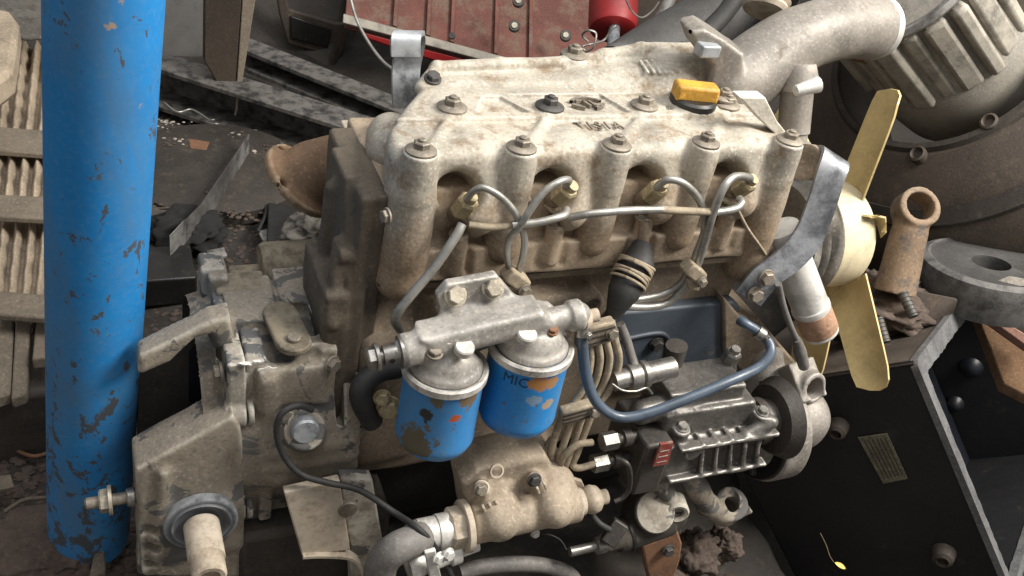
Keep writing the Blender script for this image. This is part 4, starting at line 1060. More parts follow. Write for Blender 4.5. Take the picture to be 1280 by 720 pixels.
# rusty exhaust elbow at the rear
def f_ex(p):
    w = [P(372, 230, y=.27), P(394, 218, y=.27), P(418, 210, y=.26), P(450, 207, y=.22)]
    rr = [.044, .043, .042, .042]; d = None
    for a, b, ra, rb in zip(w, w[1:], rr, rr[1:]):
        q = scap(p, a, b, ra, rb); d = q if d is None else smin(d, q, .01)
    c = w[0]; nf = cdir(-.74, .55, .38)
    d = np.maximum(d, (p - c) @ nf.astype(np.float32))
    d = smin(d, scyl(p, c - nf * .014, c, .058, .004), .008)
    d = scut(d, scyl(p, c - nf * .012, c + nf * .03, .032, .004), .003)
    u, v, _ = frame(nf)
    for i in range(4):
        q = c + .05 * (math.cos(i * 1.57 + .5) * u + math.sin(i * 1.57 + .5) * v)
        d = scut(d, scyl(p, q - nf * .03, q + nf * .02, .006, .001), .001)
    return d
cc = P(400, 210, y=.28)
cast('exhaust_elbow', cc - .15, cc + .15, .0038, f_ex, m_manifold, E, 'rusty brown exhaust elbow with bolt flange')

# starter barrel and dusty rails on the far side of the housing
lathe('starter_motor', P(325, 338, y=.22), (1, 0, 0), [(0, 0), (0, .034), (.006, .038), (.075, .038), (.08, .03), (.1, .03), (.1, 0)], m_olive, E)
box('starter_base', P(352, 352, y=.2), (.065, .03, .012), m_olive, E, None, .003)
box('housing_lug', P(300, 362, y=.13), (.03, .02, .014), m_olive, E, None, .004)

# ================================================================== AROUND THE ENGINE
# blue post
q0 = P(111, 690, z=0.0) ; zb = 0
rB = S(47.5, q0)
dtop = rB * F / 73 ; 
rr_ = ray(131.8, -40); top = CAM + rr_ / (R[:, 2] @ rr_) * (rB * F / 73)
bot = P(111, 674, z=0.0) 
ax = (top - bot) / np.linalg.norm(top - bot); LB = np.linalg.norm(top - bot)
m_bluep = blue_mat('chipped_blue_post_paint', 1, 1.3)
post = lathe('blue_post', bot, ax, [(-.004, 0), (-.004, rB * .8), (.004, rB * .97), (.016, rB), (LB + .25, rB), (LB + .25, 0)], m_bluep, None, n=64, angle=40)
tag(post, 'round blue steel post with chipped paint standing left of the engine', 'post')

# corrugated panel at the far left, with straps
pn = thing('corrugated_panel', 'pale dusty corrugated panel strapped by flat bars, left of the blue post', 'panel')
def gpt(px, py, z): return P(px, py, z=z)
n_ = 72; vs, fs = [], []
pa, pb = P(-60, 400, z=.16), P(80, 400, z=.16); pc, pd = P(-20, 55, z=.22), P(110, 55, z=.22)
for i in range(n_):
    for j in range(65):
        t = i / (n_ - 1); s = j / 64
        q = (pa * (1 - s) + pb * s) * (1 - t) + (pc * (1 - s) + pd * s) * t
        vs.append(q + A(0, 0, .012 * math.cos(s * 2 * math.pi * 8) + .003 * math.sin(t * 90 + 3 * math.sin(s * 9))))
N0 = len(vs)
vs += [v - A(0, 0, .012) for v in vs]
for i in range(n_ - 1):
    for j in range(64):
        a = i * 65 + j; fs.append((a, a + 1, a + 66, a + 65)); fs.append((N0 + a, N0 + a + 65, N0 + a + 66, N0 + a + 1))
mesh('corrugated_sheet', vs, fs, m_pale, pn, smooth=True)
for (p0, p1, h) in (((-5, 180), (75, 186), 15), ((-5, 264), (75, 268), 14), ((-5, 386), (75, 392), 15)):
    z = .205
    plate('strap', [P(p0[0], p0[1] - h, z=z), P(p1[0], p1[1] - h, z=z), P(p1[0], p1[1] + h, z=z), P(p0[0], p0[1] + h, z=z)], (0, 0, .012), m_slat, pn, .003)
for x0 in (6, 26):
    plate('slat', [P(x0 - 4, 405, z=.17), P(x0 + 14, 403, z=.17), P(x0 + 10, 505, z=.13), P(x0 - 10, 512, z=.13)], (0, 0, .02), m_slat, pn, .003)
plate('slat', [P(48, 402, z=.16), P(64, 402, z=.16), P(64, 460, z=.16), P(42, 462, z=.16)], (0, 0, .02), m_slat, pn, .003)
for (a, b) in ((20, 300), (40, 300)): pass
bk = plate('pale_casting', [P(q, r, z=.34) for q, r in ((-10, 42), (16, 44), (28, 60), (24, 96), (20, 122), (-10, 146))], (0, 0, .05), m_pale, None, .01)
tag(bk, 'pale dusty curved slab lying on top of the corrugated panel', 'slab')
bk2 = plate('grey_cover_sheet', [P(q, r, z=.30) for q, r in ((-10, -10), (75, -10), (72, 50), (30, 52), (-10, 40))], (0, 0, .01), m_stone, None, .004)
tag(bk2, 'grey dirty sheet at the top of the corrugated panel', 'sheet')
for s in (-1, 1): pass
legs = box('panel_block', P(30, 300, z=.06), (.12, .5, .07), m_grime, pn, None, .01)

# channel beam lying on the floor behind
def beam(name, pa, pb, h, w, m, label, cat, flange=.012):
    pa, pb = np.asarray(pa), np.asarray(pb); t = (pb - pa) / np.linalg.norm(pb - pa); s = np.cross(t, A(0, 0, 1)); s /= np.linalg.norm(s)
    o = thing(name, label, cat)
    M = np.array([t, s, A(0, 0, 1)]).T; L = np.linalg.norm(pb - pa) / 2; c = (pa + pb) / 2
    box('web', c + A(0, 0, h / 2), (L, .006, h / 2 - .002), m, o, M, .002)
    for z in (flange / 2 + .001, h + flange / 2): box('flange', c - s * w / 2 * -1 + A(0, 0, z), (L, w / 2, flange / 2), m, o, M, .002)
    return o
beam('channel_beam', P(185, 110, z=.0) , P(480, 205, z=.0), .10, .09, m_darksteel, 'long dark channel beam lying across the floor behind the engine', 'beam')
beam('steel_rail', P(300, 70, z=.05), P(520, 160, z=.05), .05, .07, m_darksteel, 'dark steel rail lying parallel behind the channel beam', 'rail')
# grey sheet, leaning post
tag(plate('grey_sheet', [P(200, 88, y=1.75), P(254, 76, y=1.75), P(266, 30, y=1.8), P(268, -10, y=1.85), P(200, -10, y=1.8)], (0, .012, 0), m_sheetdark, None, .003), 'grey steel sheet leaning between the blue post and the brown bar', 'sheet')
lp_ = thing('brown_bar', 'brown flat steel bar hanging upright with a pale worn edge', 'bar')
plate('bar_face', [P(q, r, y=1.35) for q, r in ((256, -10), (303, -10), (294, 118), (276, 112), (255, 76))], (0, .03, 0), m_post, lp_, .003)
plate('worn_edge', [P(q, r, y=1.347) for q, r in ((304, -10), (321, -10), (299, 128), (295, 118))], (0, .034, 0), m_slat, lp_, .002)
tube('split_end', [P(297, 118, y=1.345), P(296, 135, y=1.34), P(294, 144, y=1.33)], .003, m_litter, lp_, n=6)
# torn steel strip standing on the floor
ts = thing('steel_strip', 'grey bent steel strip standing on edge on the floor', 'strip')
st_b = [P(q, r, z=.02) for q, r in ((309, 200), (286, 238), (254, 292), (213, 336))]
st_t = [P(q, r, y=w[1]) for (q, r), w in zip(((309, 169), (284, 207), (250, 256), (212, 294)), st_b)]
vs = []
for a, b in zip(st_t, st_b): vs += [a, b]
nv = len(vs); off = A(.006, .008, 0); vs += [v + off for v in vs]
fs = []
for i in range(3):
    a = 2 * i; fs += [(a, a + 1, a + 3, a + 2), (nv + a, nv + a + 2, nv + a + 3, nv + a + 1), (a, a + 2, nv + a + 2, nv + a), (a + 1, nv + a + 1, nv + a + 3, a + 3)]
fs += [(0, nv, nv + 1, 1), (nv - 2, nv - 1, 2 * nv - 1, 2 * nv - 2)]
mesh('bent_band', vs, fs, m_greysteel, ts, bevel=.001)
plate('folded_end', [st_t[3], st_b[3], st_b[3] + A(.03, .05, .0), st_t[3] + A(.03, .05, 0)], (.004, .004, 0), m_greysteel, ts, .001)

from mathutils import noise as mnoise
def lump(name, c, r, m, label, cat, sq=(1, 1, .6), seed=0, sub=4, amp=.35):
    bm = bmesh.new(); bmesh.ops.create_icosphere(bm, subdivisions=sub + 1, radius=1)
    off = Vector((seed * 3.1, seed * 1.7, seed * .9))
    for v in bm.verts:
        q = v.co.copy()
        f = 1 + amp * (1.1 * mnoise.noise(q * 1.3 + off) + .7 * mnoise.noise(q * 3.1 + off) + .45 * mnoise.noise(q * 7 + off) + .25 * mnoise.noise(q * 16 + off)) if cat != 'rag' else 1 + amp * (1.5 * mnoise.noise(q * 1.4 + off) + .9 * abs(mnoise.noise(q * 3 + off)))
        f = .5 * f + .5 * round(f * 7) / 7 if cat in ('rubble', 'stone') else f
        v.co = Vector((q.x * f * sq[0], q.y * f * sq[1], q.z * f * sq[2])) * r
    me = bpy.data.meshes.new(name); bm.to_mesh(me); bm.free(); me.materials.append(m)
    me.polygons.foreach_set('use_smooth', [True] * len(me.polygons))
    o = bpy.data.objects.new(name, me); o.location = tuple(c); link(o); tag(o, label, cat); return o
lump('oily_rag', P(232, 288, z=.03), .06, m_ragmat, 'black oily crumpled rag on the floor under the steel strip', 'rag', (1, .9, .5), 3, 4, .45)
lump('concrete_lump', P(410, 290, z=.05), .085, m_stone, 'broken grey concrete lump beside the exhaust elbow', 'rubble', (1.1, .8, .7), 5, 4, .3)
lump('small_concrete_lump', P(428, 262, z=.09), .05, m_stone, 'smaller grey concrete lump against the rear plate of the engine', 'rubble', (1, .8, .8), 9, 4, .3)
tag(plate('wood_splinter', [P(q, r, z=.10) for q, r in ((402, 282), (425, 288), (438, 300), (412, 298))], (0, 0, .012), m_wood, None, .002), 'orange splinter of wood on the concrete lump', 'splinter')
tag(lathe('washer_ring', P(282, 262, z=.0), (0, 0, 1), [(0, .04), (.02, .04), (.024, .035), (.024, .013), (.0, .012)], m_grime, None), 'dark thick washer lying flat on the floor', 'washer')
tag(lathe('floor_disc', P(270, 222, z=.0), (0, 0, 1), [(0, .2), (.03, .2), (.035, .19), (.035, 0)], m_grime, None, n=48), 'large round grimy disc half sunk in the floor', 'disc')
tag(plate('floor_plate', [P(q, r, z=.012) for q, r in ((150, 220), (205, 205), (270, 228), (255, 262), (215, 330), (150, 340))], (0, 0, .012), m_stone, None, .003), 'dusty flat plate on the floor right of the blue post', 'plate')
tag(box('black_tray', P(205, 352, z=.02) + A(0, .02, 0), (.055, .055, .03), m_black, None, None, .004), 'black square tray on the floor beside the blue post', 'tray')
lump('stone_with_pale_face', P(240, 182, z=.01), .03, m_wood, 'small brown stone on the floor near the round disc', 'stone', (1.2, .8, .7), 4)
tag(tube('rusty_rod', [P(338, 172, z=.02), P(352, 181, z=.03), P(366, 193, z=.03)], .006, m_greysteel, None), 'short grey rod lying behind the exhaust elbow', 'rod')
tag(plate('dark_board', [P(q, r, z=.02) for q, r in ((335, 262), (385, 272), (378, 320), (333, 322))], (0, 0, .02), m_black, None, .003), 'black flat board on the floor below the exhaust elbow', 'board')
lump('red_rag', P(418, 109, z=.03), .045, m_rag, 'bright red scrap of cloth on the dark floor', 'rag', (1.3, .9, .4), 11)

# dark machine at the back with red remains
dm = thing('dark_machine', 'dark grimy machine casting with reddish corner left of the red panel', 'machine')
box('machine_body', P(375, 30, y=1.95), (.15, .1, .17), m_grime, dm, np.array([cdir(.97, .22, .1), cdir(0, .1, 1), cdir(-.22, .97, 0)]).T, .02)
plate('machine_edge', [P(q, r, y=1.8) for q, r in ((345, -10), (356, -10), (362, 12), (420, 30), (440, 30), (426, 72), (412, 70), (360, 55), (350, 20))], (0, .02, 0), m_drumrust, dm, .004)
plate('machine_window', [P(q, r, y=1.79) for q, r in ((364, 20), (415, 38), (410, 60), (364, 48))], (0, .01, 0), m_black, dm, .003)

# red panel
rp_ = thing('red_machine_panel', 'dull red ribbed machine panel behind the engine, studded with bolts', 'panel')
e1 = (440, 36); e2 = (740, 88)
RA, RB = P(430, 34, y=1.55), P(770, 124, y=1.42)
RU = cdir(.02, -1, .32)
hgt = .42
plate('panel_sheet', [RA, RB, RB + RU * hgt, RA + RU * hgt], cdir(0, 0, 1) * .02, m_red, rp_, .003)
tv = (RB - RA)
for t in (.17, .285, .37, .53, .66):
    c = RA + tv * t + cdir(0, 0, -1) * .008
    box('rib', c + RU * (hgt / 2 + .02), (.006, .008, hgt / 2 - .02), m_red, rp_, np.array([tv / np.linalg.norm(tv), cdir(0, 0, 1), RU]).T, .002)
tz = tv / np.linalg.norm(tv)
box('lower_ledge', RA + tv * .5 + RU * .02 - cdir(0, 0, 1) * .012, (np.linalg.norm(tv) / 2, .014, .014), m_drum, rp_, np.array([tz, cdir(0, 0, 1), RU]).T, .003)
plate('red_lip', [P(x, y, y=1.46) for x, y in ((455, 41), (540, 64), (640, 90), (640, 100), (600, 92), (520, 68), (460, 48))], cdir(0, 0, 1) * .02, m_redbright, rp_, .002)
for (px, py) in ((648, 2), (643, 33), (707, 45), (565, 45)):
    c = P(px, py, y=1.455)
    bolt(c, cdir(0, -.1, -1), .016 if px != 565 else .009, m_boltd, rp_, 'plug')
    if px != 565: bolt(c + cdir(0, 0, -1) * .008, cdir(0, -.1, -1), .0085, m_boltbare, rp_, 'plug')
tag(ptube('hanging_wire', [(436, -10, 1.3), (446, 25, 1.25), (462, 55, 1.2), (478, 76, 1.15), (490, 86, 1.12)], 2, m_pipe, None), 'thin grey wire hanging in front of the red panel', 'wire')

# red canister
RC = P(766, 35, y=1.0); rc = S(31, RC)
cn_ = thing('red_canister', 'small bright red canister with tangled wire above the engine cover', 'canister')
lathe('canister_body', RC, cdir(.06, -1, .35), [(-.01, 0), (-.01, rc * .75), (-.004, rc * .93), (.006, rc), (.16, rc), (.17, rc * .8), (.18, 0)], m_redbright, cn_)
pl_ = P(778, 18, y=1.0)
tube('wire_loop', [P(735, 52, y=.9), P(728, 44, y=.9), P(735, 38, y=.88), P(745, 42, y=.87), P(742, 58, y=.86), P(733, 64, y=.87), P(729, 58, y=.88), P(740, 55, y=.88), P(755, 50, y=.9), P(765, 36, y=.9), P(770, 32, y=.9)], .0024, m_pipe, cn_, n=6)
tube('fine_wire', [P(780, -6, y=.9), P(790, 14, y=.9), P(802, 22, y=.9), P(815, 14, y=.9), P(824, 2, y=.9)], .002, m_pipe, cn_, n=6)
tube('spigot', [P(766, 60, y=.92), P(767, 45, y=.95), P(768, 36, y=.98)], [.013, .014, .013], m_slatesteel, cn_)
tag(tube('grey_pipe', [P(815, 40, y=.9), P(832, 10, y=.95), P(846, -20, y=1.0)], .014, m_greysteel, None), 'grey steel pipe leaning beside the red canister', 'pipe')
tag(tube('dark_pipe', [P(775, 96, y=.62), P(850, 48, y=.68), P(925, 10, y=.74), P(970, -20, y=.78)], .062, m_greycast, None, n=24), 'thick dark grey pipe running behind the intake elbow', 'pipe')
tag(tube('black_hose', [P(880, 44, y=.62), P(905, 18, y=.66), P(925, -10, y=.7)], .018, m_rubber, None, n=14), 'black hose lying on the thick dark pipe', 'hose')
dcol = plate('rusty_backing', [P(q, r, y=1.75) for q, r in ((735, -15), (1000, -15), (1000, 60), (780, 110))], (0, .02, 0), m_drumrust, None, .004)
tag(dcol, 'rusty plate standing behind the red canister', 'plate')

# big bell housing of another gearbox at the upper right
bh = thing('bell_housing', 'large brown round bell housing with a ribbed drum inside, upper right', 'housing')
nA = cdir(-.66, -.36, -.66)
DC = P(1190, 62, d=2.1)
lathe_ring('outer_shell', DC, nA, [(.02, .222), (.025, .24), (.0, .30), (-.05, .37), (-.12, .405), (-.32, .42), (-.34, .3), (-.2, .2)], m_drumrust, bh, n=96)
lathe_ring('shell_lip', DC, nA, [(.02, .215), (.032, .217), (.032, .228), (.02, .236)], m_grime, bh, n=96)
lathe_ring('shell_ridge', DC, nA, [(-.02, .33), (-.01, .335), (-.03, .36), (-.05, .36)], m_grime, bh, n=96)
u, v, _ = frame(nA)
lathe('drum', DC, nA, [(-.1, .15), (.02, .165), (.06, .158), (.08, .15), (.27, .142), (.28, .135), (.28, .06), (.25, .05), (.25, 0)], m_drum, bh, n=96)
rg = random.Random(5)
for i in range(22):
    a = 2 * math.pi * (i + .3) / 22
    rad = math.cos(a) * u + math.sin(a) * v; tn = np.cross(nA, rad)
    h_ = (.010, .016, .007)[i % 3]
    box('drum_rib', DC + rad * (.146 + h_ * .3) + nA * .165, (.014 + .006 * (i % 2), .10, h_), m_drum, bh, np.array([tn, nA, rad]).T, .008)
lathe_ring('drum_edge', DC, nA, [(.275, .138), (.285, .142), (.288, .15), (.278, .155), (.268, .15)], m_greysteel, bh, n=80)
for (px, py, L_s) in ((1112, 27, .07), (1090, 72, .07)):
    c = P(px, py, d=1.88)
    lathe('stud', c + cdir(.95, .25, .1) * .04, cdir(-.95, -.25, -.1), [(0, .014), (L_s, .014), (L_s + .003, .012), (L_s + .003, 0)], m_rust, bh, n=14)
for (px, py) in ((1150, 196), (1239, 156)):
    r_ = ray(px, py); c = CAM + r_ * (((DC + nA * .02 - CAM) @ nA) / (r_ @ nA))
    lathe('housing_boss', c, nA, [(-.03, .017), (.015, .016), (.017, .012), (.008, .008), (.008, 0)], m_drumrust, bh, n=18)
tag(plate('ash_block', [P(q, r, z=.12) for q, r in ((1150, 262), (1222, 278), (1200, 306), (1120, 322), (1124, 290))], (0, 0, .06), m_stone, None, .004), 'grey flat block lying between the upright link and the round casting', 'block')

# upright rod with an eye
rd = thing('link_rod', 'rusty upright link rod with a ring eye, right of the fan', 'rod')
E1, E0 = P(1144, 262, d=1.72), P(1118, 366, d=1.72)
rl = E1 - E0; rl_n = rl / np.linalg.norm(rl)
def f_rod(p):
    d = scap(p, E0, E0 + rl * .72, .034, .029)
    d = np.maximum(d, (p - E0) @ (-rl_n).astype(np.float32))
    d = smin(d, scap(p, E0 + rl * .6, E1 - rl_n * .03, .022, .02), .012)
    nn = cdir(.1, -.25, -.96)
    d = smin(d, scyl(p, E1 - nn * .02, E1 + nn * .02, .0345, .004), .008)
    return scut(d, scyl(p, E1 - nn * .06, E1 + nn * .06, .0235, .003), .002)
cast('rod_body', np.minimum(E0, E1) - .06, np.maximum(E0, E1) + .06, .003, f_rod, m_rod if False else mat('rusty_link', (.24, .165, .105), (.085, .09, .1), .52, .75, .1, 12, .45, edge=(.34, .27, .2), oil=.4), rd)
# caked ground mound at its foot
lump('clay_mound', P(1080, 372, d=1.78), .085, m_clod, 'brown mound of caked dirt at the foot of the link rod', 'dirt', (1.3, 1.1, .6), 21, 4, .5)

# round dark casting with a hole
rc_ = thing('round_casting', 'dark round casting with a flat grey face and a hole, at the right edge', 'casting')
cR = P(1240, 326, d=1.9); nR = cdir(.06, -.9, -.44)
lathe('casting_body', cR, nR, [(-.075, .11), (-.03, .122), (-.006, .118), (.0, .106), (-.004, .098), (-.004, .033), (-.05, .031), (-.05, 0)], m_greycast, rc_, n=64)
for t in (0,): pass
tag(plate('paper_scrap', [P(q, r, d=1.83) for q, r in ((1238, 354), (1262, 345), (1290, 350), (1290, 358), (1252, 357))], cdir(0, .3, 1) * .003, m_litter, None, .0005), 'pale torn scrap lying against the round casting', 'scrap')

# gear case lying tipped, open mouth towards the right
nC = A(.75, -.2, -.6); nC /= np.linalg.norm(nC)
aC = A(.118, .285, 0); aC[2] = (nC[0] * aC[0] + nC[1] * aC[1]) / -nC[2]; aC /= np.linalg.norm(aC)
bC = A(.068, -.082, 0); bC[2] = (nC[0] * bC[0] + nC[1] * bC[1]) / -nC[2]; bC -= aC * (aC @ bC) * .0; bC /= np.linalg.norm(bC)
aW, bW, nW = R @ aC, R @ bC, R @ nC
B0 = P(1143, 452, d=1.57)
gc = thing('gear_case', 'black tipped gear case with bare grey rim and riveted nameplate', 'gear case')
la, lb_ = .46, .155
wl = .36
rimw = .019
def quad(c, u, v, a0, a1, b0, b1): return [c + u * a0 + v * b0, c + u * a1 + v * b0, c + u * a1 + v * b1, c + u * a0 + v * b1]
def onopen(px, py):
    r_ = ray(px, py); return CAM + r_ * (((B0 - CAM) @ nW) / (r_ @ nW))
qa, qc = onopen(1234, 334), onopen(1266, 748)
aW = (qc - B0) / np.linalg.norm(qc - B0); bW = (qa - B0) / np.linalg.norm(qa - B0); la = np.linalg.norm(qc - B0); lb_ = np.linalg.norm(qa - B0)
print('gear case', la, lb_, aW @ bW)
q = quad(B0, aW, bW, 0, la, 0, lb_)
walls = ((q[0], q[1], bW, 'case_side', m_case), (q[0], q[3], aW, 'case_end', m_casetop), (q[3], q[2], -bW, 'case_side', m_case), (q[1], q[2], -aW, 'case_end', m_case))
for (s, e, inn, nm, mm) in walls:
    plate(nm, [s - nW * .0005, e - nW * .0005, e - nW * wl, s - nW * wl], inn * .014, mm, gc, .004)
cen = sum(q) / 4
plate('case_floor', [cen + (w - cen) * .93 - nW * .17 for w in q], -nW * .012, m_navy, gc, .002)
rim_o = q; cen = sum(q) / 4
# rim as one flat ring
ri = [q[0] + aW * .03 + bW * .027, q[1] - aW * .016 + bW * .02, q[2] - aW * .016 - bW * .012, q[3] + aW * .034 - bW * .008]
ro = [q[0] - aW * .002 - bW * .002, q[1] + aW * .002 - bW * .002, q[2] + aW * .002 + bW * .002, q[3] - aW * .002 + bW * .002]
def rnd(pts, rad, k=6):
    out = []; n = len(pts)
    for i in range(n):
        p0, p1, p2 = pts[i - 1], pts[i], pts[(i + 1) % n]
        a = p1 + (p0 - p1) / np.linalg.norm(p0 - p1) * rad; b = p1 + (p2 - p1) / np.linalg.norm(p2 - p1) * rad
        for j in range(k + 1):
            t = j / k; out.append((1 - t) ** 2 * a + 2 * t * (1 - t) * p1 + t * t * b)
    return out
ro, ri = rnd(ro, .02), rnd(ri, .014)
def dens(pts, k=5):
    out = []
    for i in range(len(pts)):
        a, b = pts[i], pts[(i + 1) % len(pts)]; m_ = max(1, int(np.linalg.norm(b - a) / .012))
        out.append((a, b, m_))
    return out
oo, ii = [], []
for (a, b, m1), (c, d_, m2) in zip(dens(ro), dens(ri)):
    m_ = max(m1, m2)
    for j in range(m_):
        t = j / m_; oo.append(a + (b - a) * t); ii.append(c + (d_ - c) * t + nW * 0 + (aW * random.uniform(-1, 1) + bW * random.uniform(-1, 1)) * .0018)
n = len(oo)
vs = [w + nW * .003 for w in oo] + [w + nW * .003 for w in ii] + [w - nW * .008 for w in oo] + [w - nW * .012 for w in ii]
fs = []
for i in range(n):
    j = (i + 1) % n
    fs += [(i, j, n + j, n + i), (2 * n + i, i + 0, j, 2 * n + j)[::-1], (n + i, n + j, 3 * n + j, 3 * n + i), (2 * n + i, 2 * n + j, 3 * n + j, 3 * n + i)]
mesh('case_rim', vs, fs, m_rim, gc, smooth=True, angle=30)
nR_ = np.cross(aW, nW); nR_ /= np.linalg.norm(nR_)
if nR_ @ (CAM - q[3]) < 0: nR_ = -nR_
for (px, py, rr) in ((1213, 460, 1), (1193, 505, .8), (1277, 622, 1.2), (1253, 668, .7)):
    r_ = ray(px, py); c = CAM + r_ * (((q[3] - bW * .016 - CAM) @ nR_) / (r_ @ nR_))
    lathe('inner_boss', c, nR_, [(-.01, .03 * rr), (.004, .022 * rr), (.012, .014 * rr), (.015, .008 * rr), (.016, 0)], m_navy, gc, n=24)
def onside(px, py, off=.0):                                    # a point on the nameplate side, lying in the plane of aW and nW
    nn = np.cross(aW, nW); nn /= np.linalg.norm(nn)
    if nn @ (CAM - B0) < 0: nn = -nn
    r_ = ray(px, py); t = ((B0 + nn * off - CAM) @ nn) / (r_ @ nn); return CAM + r_ * t, nn
_, nS = onside(1100, 560)
npq = [onside(a, b, .0015)[0] for a, b in ((1072, 546), (1109, 541), (1135, 598), (1104, 604))]
np_ = plate('nameplate', npq, nS * .0015, m_plate, gc, .0005, 'worn riveted nameplate')
for t in (.16, .3, .44, .58, .72, .86):
    a = npq[0] * (1 - t) + npq[1] * t; b = npq[3] * (1 - t) + npq[2] * t
    plate('plate_row', [a * .93 + b * .07 + nS * .0016, a * .1 + b * .9 + nS * .0016, a * .1 + b * .9 + (npq[1] - npq[0]) * .03 + nS * .0016, a * .93 + b * .07 + (npq[1] - npq[0]) * .03 + nS * .0016], nS * .0006, m_grime, np_, 0)
for (px, py, r) in ((1180, 690, .02), (1048, 532, .018)):
    c, nn = onside(px, py)
    lathe('case_boss', c, nn, [(0, r), (.02, r * .8), (.024, r * .5), (.012, r * .4), (.012, 0)], m_casetop, gc, n=24)
for (px, py, qx, qy) in ((1098, 398, 1107, 428), (1128, 366, 1142, 396)):
    a, b = P(px, py, d=1.62), P(qx, qy, d=1.61)
    tube('threaded_stud', [a, a * .5 + b * .5, b], .0078, m_boltd, gc, n=12)
    for k in range(6):
        c = a + (b - a) * (k + .5) / 6; lathe_ring('thread', c, b - a, [(-.001, .0075), (0, .0088), (.001, .0075)], m_boltd, gc, n=12)
# planks
wp = plate('wood_plank', [P(q, r, d=2.12) for q, r in ((1215, 375), (1295, 425), (1295, 500), (1255, 480))], cdir(0, .6, .8) * .03, m_wood, None, .003)
tag(wp, 'bare brown wooden plank behind the gear case', 'plank')
wb = plate('pinkish_plank', [P(q, r, d=2.08) for q, r in ((1232, 395), (1240, 393), (1295, 425), (1295, 440))], cdir(0, .6, .8) * .02, mat('pinkish_wood', (.36, .2, .15), (.2, .12, .09), .4, .8, 0, 14, .3), None, .002)
tag(wb, 'narrow pinkish wooden strip on the plank edge', 'strip')
wt = plate('weathered_board', [P(q, r, d=1.80) for q, r in ((1010, 400), (1095, 352), (1200, 372), (1120, 430))], cdir(0, .8, .5) * .03, m_casetop, None, .004)
tag(wt, 'dusty board under the link rod', 'board')

# leaf
lc = P(1050, 707, d=1.5); lu, lv = cdir(.85, .5, .1), cdir(.4, -.7, .55)
vs, fs = [], []
for i in range(9):
    t = i / 8; w = .0034 * math.sin(math.pi * min(1, t * 1.02)) ** .7 + .0003
    for s in (-1, 0, 1): vs.append(lc + lu * (t - .5) * .019 + lv * w * s + cdir(0, -.3, -1) * (.0015 * abs(s) + .002 * math.sin(t * 3)))
nv = len(vs); vs += [v_ + cdir(0, .3, 1) * .0004 for v_ in vs]
for i in range(8):
    for j in range(2):
        a = 3 * i + j; fs += [(a, a + 1, a + 4, a + 3), (nv + a, nv + a + 3, nv + a + 4, nv + a + 1)]
lf = mesh('fallen_leaf', vs, fs, m_leaf, None, smooth=True); tag(lf, 'tiny bright yellow leaf lying below the nameplate side', 'leaf')
tube('leaf_stalk', [lc - lu * .011, lc - lu * .018 + cdir(0, -1, 0) * .006, lc - lu * .024 + cdir(0, -1, 0) * .018, lc - lu * .034 + cdir(0, -1, 0) * .03], .0006, m_stalk, lf, n=5)

# dirt and litter
def scatter(name, n, region, size, m, label, seed, flat=.5, zoff=0):
    rng = random.Random(seed); vs, fs = [], []
    for _ in range(n):
        px, py = region(rng); c = P(px, py, z=0); c[2] = hills(c[0], c[1]) - .012 + zoff
        s = size * rng.uniform(.35, 1.3) ; b = len(vs); k = 7
        rot = rng.uniform(0, 6)
        pts = []
        for (zz, rr) in ((0, 1), (.45, .85), (.8, .4)):
            for i in range(k):
                a = rot + 2 * math.pi * i / k; q = s * rr * rng.uniform(.7, 1.25)
                vs.append((c[0] + q * math.cos(a), c[1] + q * math.sin(a) * .8, c[2] + zz * s * flat * rng.uniform(.7, 1.2)))
        for r_ in range(2):
            for i in range(k): fs.append((b + r_ * k + i, b + r_ * k + (i + 1) % k, b + (r_ + 1) * k + (i + 1) % k, b + (r_ + 1) * k + i))
        fs.append(tuple(b + 2 * k + i for i in range(k)))
    o = mesh(name, vs, fs, m, None, smooth=True, angle=40); tag(o, label, kind='stuff'); return o
scatter('gravel', 1500, lambda r: (r.uniform(185, 440), r.uniform(110, 420)), .006, m_clod, 'fine grit strewn over the dark floor', 1)
scatter('litter', 520, lambda r: (r.uniform(190, 470), r.uniform(105, 240)), .006, m_litter, 'pale flecks of litter on the floor behind', 2, .25)
scatter('rubble', 900, lambda r: (r.uniform(-10, 170), r.uniform(470, 740)), .008, m_clod, 'crumbled dark dirt left of the gearbox', 3)
scatter('dirt', 500, lambda r: (r.uniform(840, 960), r.uniform(640, 740)), .009, m_clod, 'crumbled brown dirt at the bottom of the pit', 4)
scatter('floor_grit', 700, lambda r: (r.uniform(185, 345), r.uniform(175, 290)), .005, m_clod, 'grit lying on the floor plates', 6, .5, .034)
scatter('pale_crumbs', 160, lambda r: (r.uniform(190, 320), r.uniform(160, 230)), .005, m_litter, 'pale crumbs lying on the floor disc', 7, .4, .034)
for i, (px, py, r, s, lb_) in enumerate(((868, 690, .038, 31, 'largest brown dirt clod below the support lever'), (905, 680, .03, 33, 'reddish dirt clod right of the largest one'), (850, 715, .03, 35, 'dirt clod at the bottom edge beside the lift pump'))):
    lump('dirt_clod', P(px, py, y=-.1), r, m_clod, lb_, 'dirt clod', (1, .9, .9), s, 4, .38)
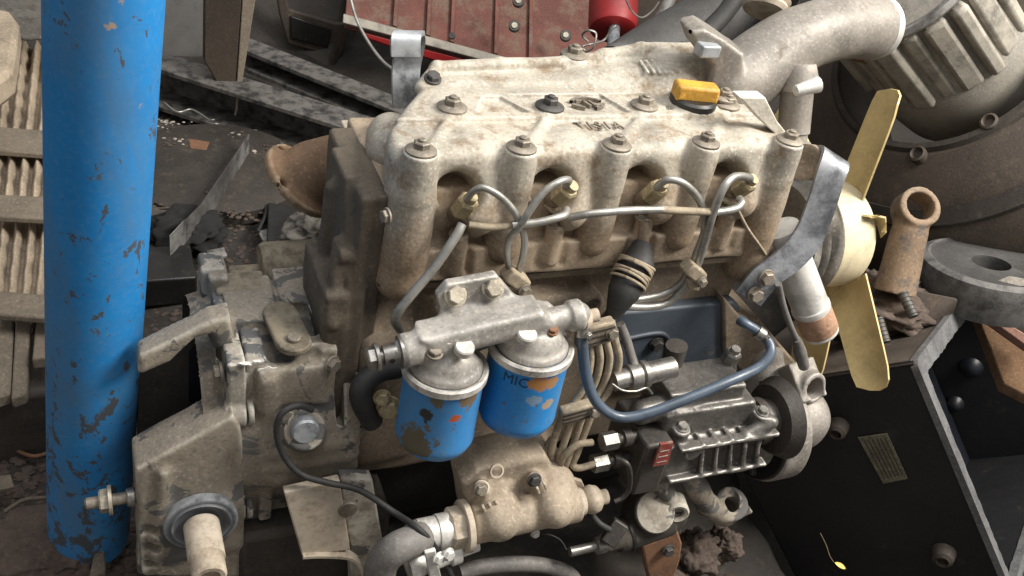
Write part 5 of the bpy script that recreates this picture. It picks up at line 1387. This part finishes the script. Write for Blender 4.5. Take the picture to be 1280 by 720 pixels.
for o_ in bpy.data.objects:
    if o_.name.startswith('dirt_clod'): o_['group'] = 'dirt clods under the engine'
    elif 'concrete_lump' in o_.name: o_['group'] = 'concrete lumps behind the gearbox'
lump('mud_heap', P(60, 690, z=.0), .07, m_clod, 'low heap of mud at the lower left corner', 'mud', (1.3, 1, .45), 41, 4, .3)
tag(plate('wood_chip', [P(q, r, z=.02) for q, r in ((118, 700), (131, 690), (133, 720), (112, 730))], (0, 0, .012), m_slat, None, .002), 'pale wood chip on the mud below the blue post', 'chip')

# more scraps thrown about the floor, each a thing of its own
for (n_, p0, p1, r_, m_, lab_, cat_) in (
    ('bent_wire', [(205, 128), (222, 140), (240, 137), (262, 150)], .03, .0025, m_pipe, 'thin bent wire on the floor in front of the channel beam', 'wire'),
    ('cable_scrap', [(330, 205), (325, 235), (333, 262), (322, 290)], .03, .004, m_rubber, 'short black cable scrap on the floor left of the exhaust elbow', 'cable'),
    ('rusty_wire', [(15, 560), (40, 570), (62, 566)], .02, .003, m_rust, 'rusty wire on the dirt left of the blue post', 'wire'),
    ('thin_twig', [(5, 640), (30, 625), (58, 622)], .02, .003, m_slat, 'thin twig on the mud at the left edge', 'twig')):
    tag(tube(n_, [P(a, b, z=p1) for a, b in p0], r_, m_, None, n=6), lab_, cat_)
for (n_, q_, z_, m_, lab_, cat_) in (
    ('metal_offcut', [(322, 292), (350, 284), (356, 296), (330, 306)], .02, m_greysteel, 'small grey metal offcut on the floor above the gearbox', 'offcut'),
    ('flat_shim', [(258, 316), (280, 312), (284, 322), (262, 328)], .02, m_greysteel, 'small flat shim lying beside the oily rag', 'shim'),
    ('board_scrap', [(-10, 600), (14, 596), (18, 612), (-10, 618)], .03, m_slat, 'broken board end at the left edge of the mud', 'board'),
    ('rust_flake', [(236, 176), (262, 180), (258, 190), (238, 188)], .03, m_rust, 'rust brown flake beside the small brown stone', 'flake')):
    tag(plate(n_, [P(a, b, z=z_) for a, b in q_], (0, 0, .006), m_, None, .001), lab_, cat_)
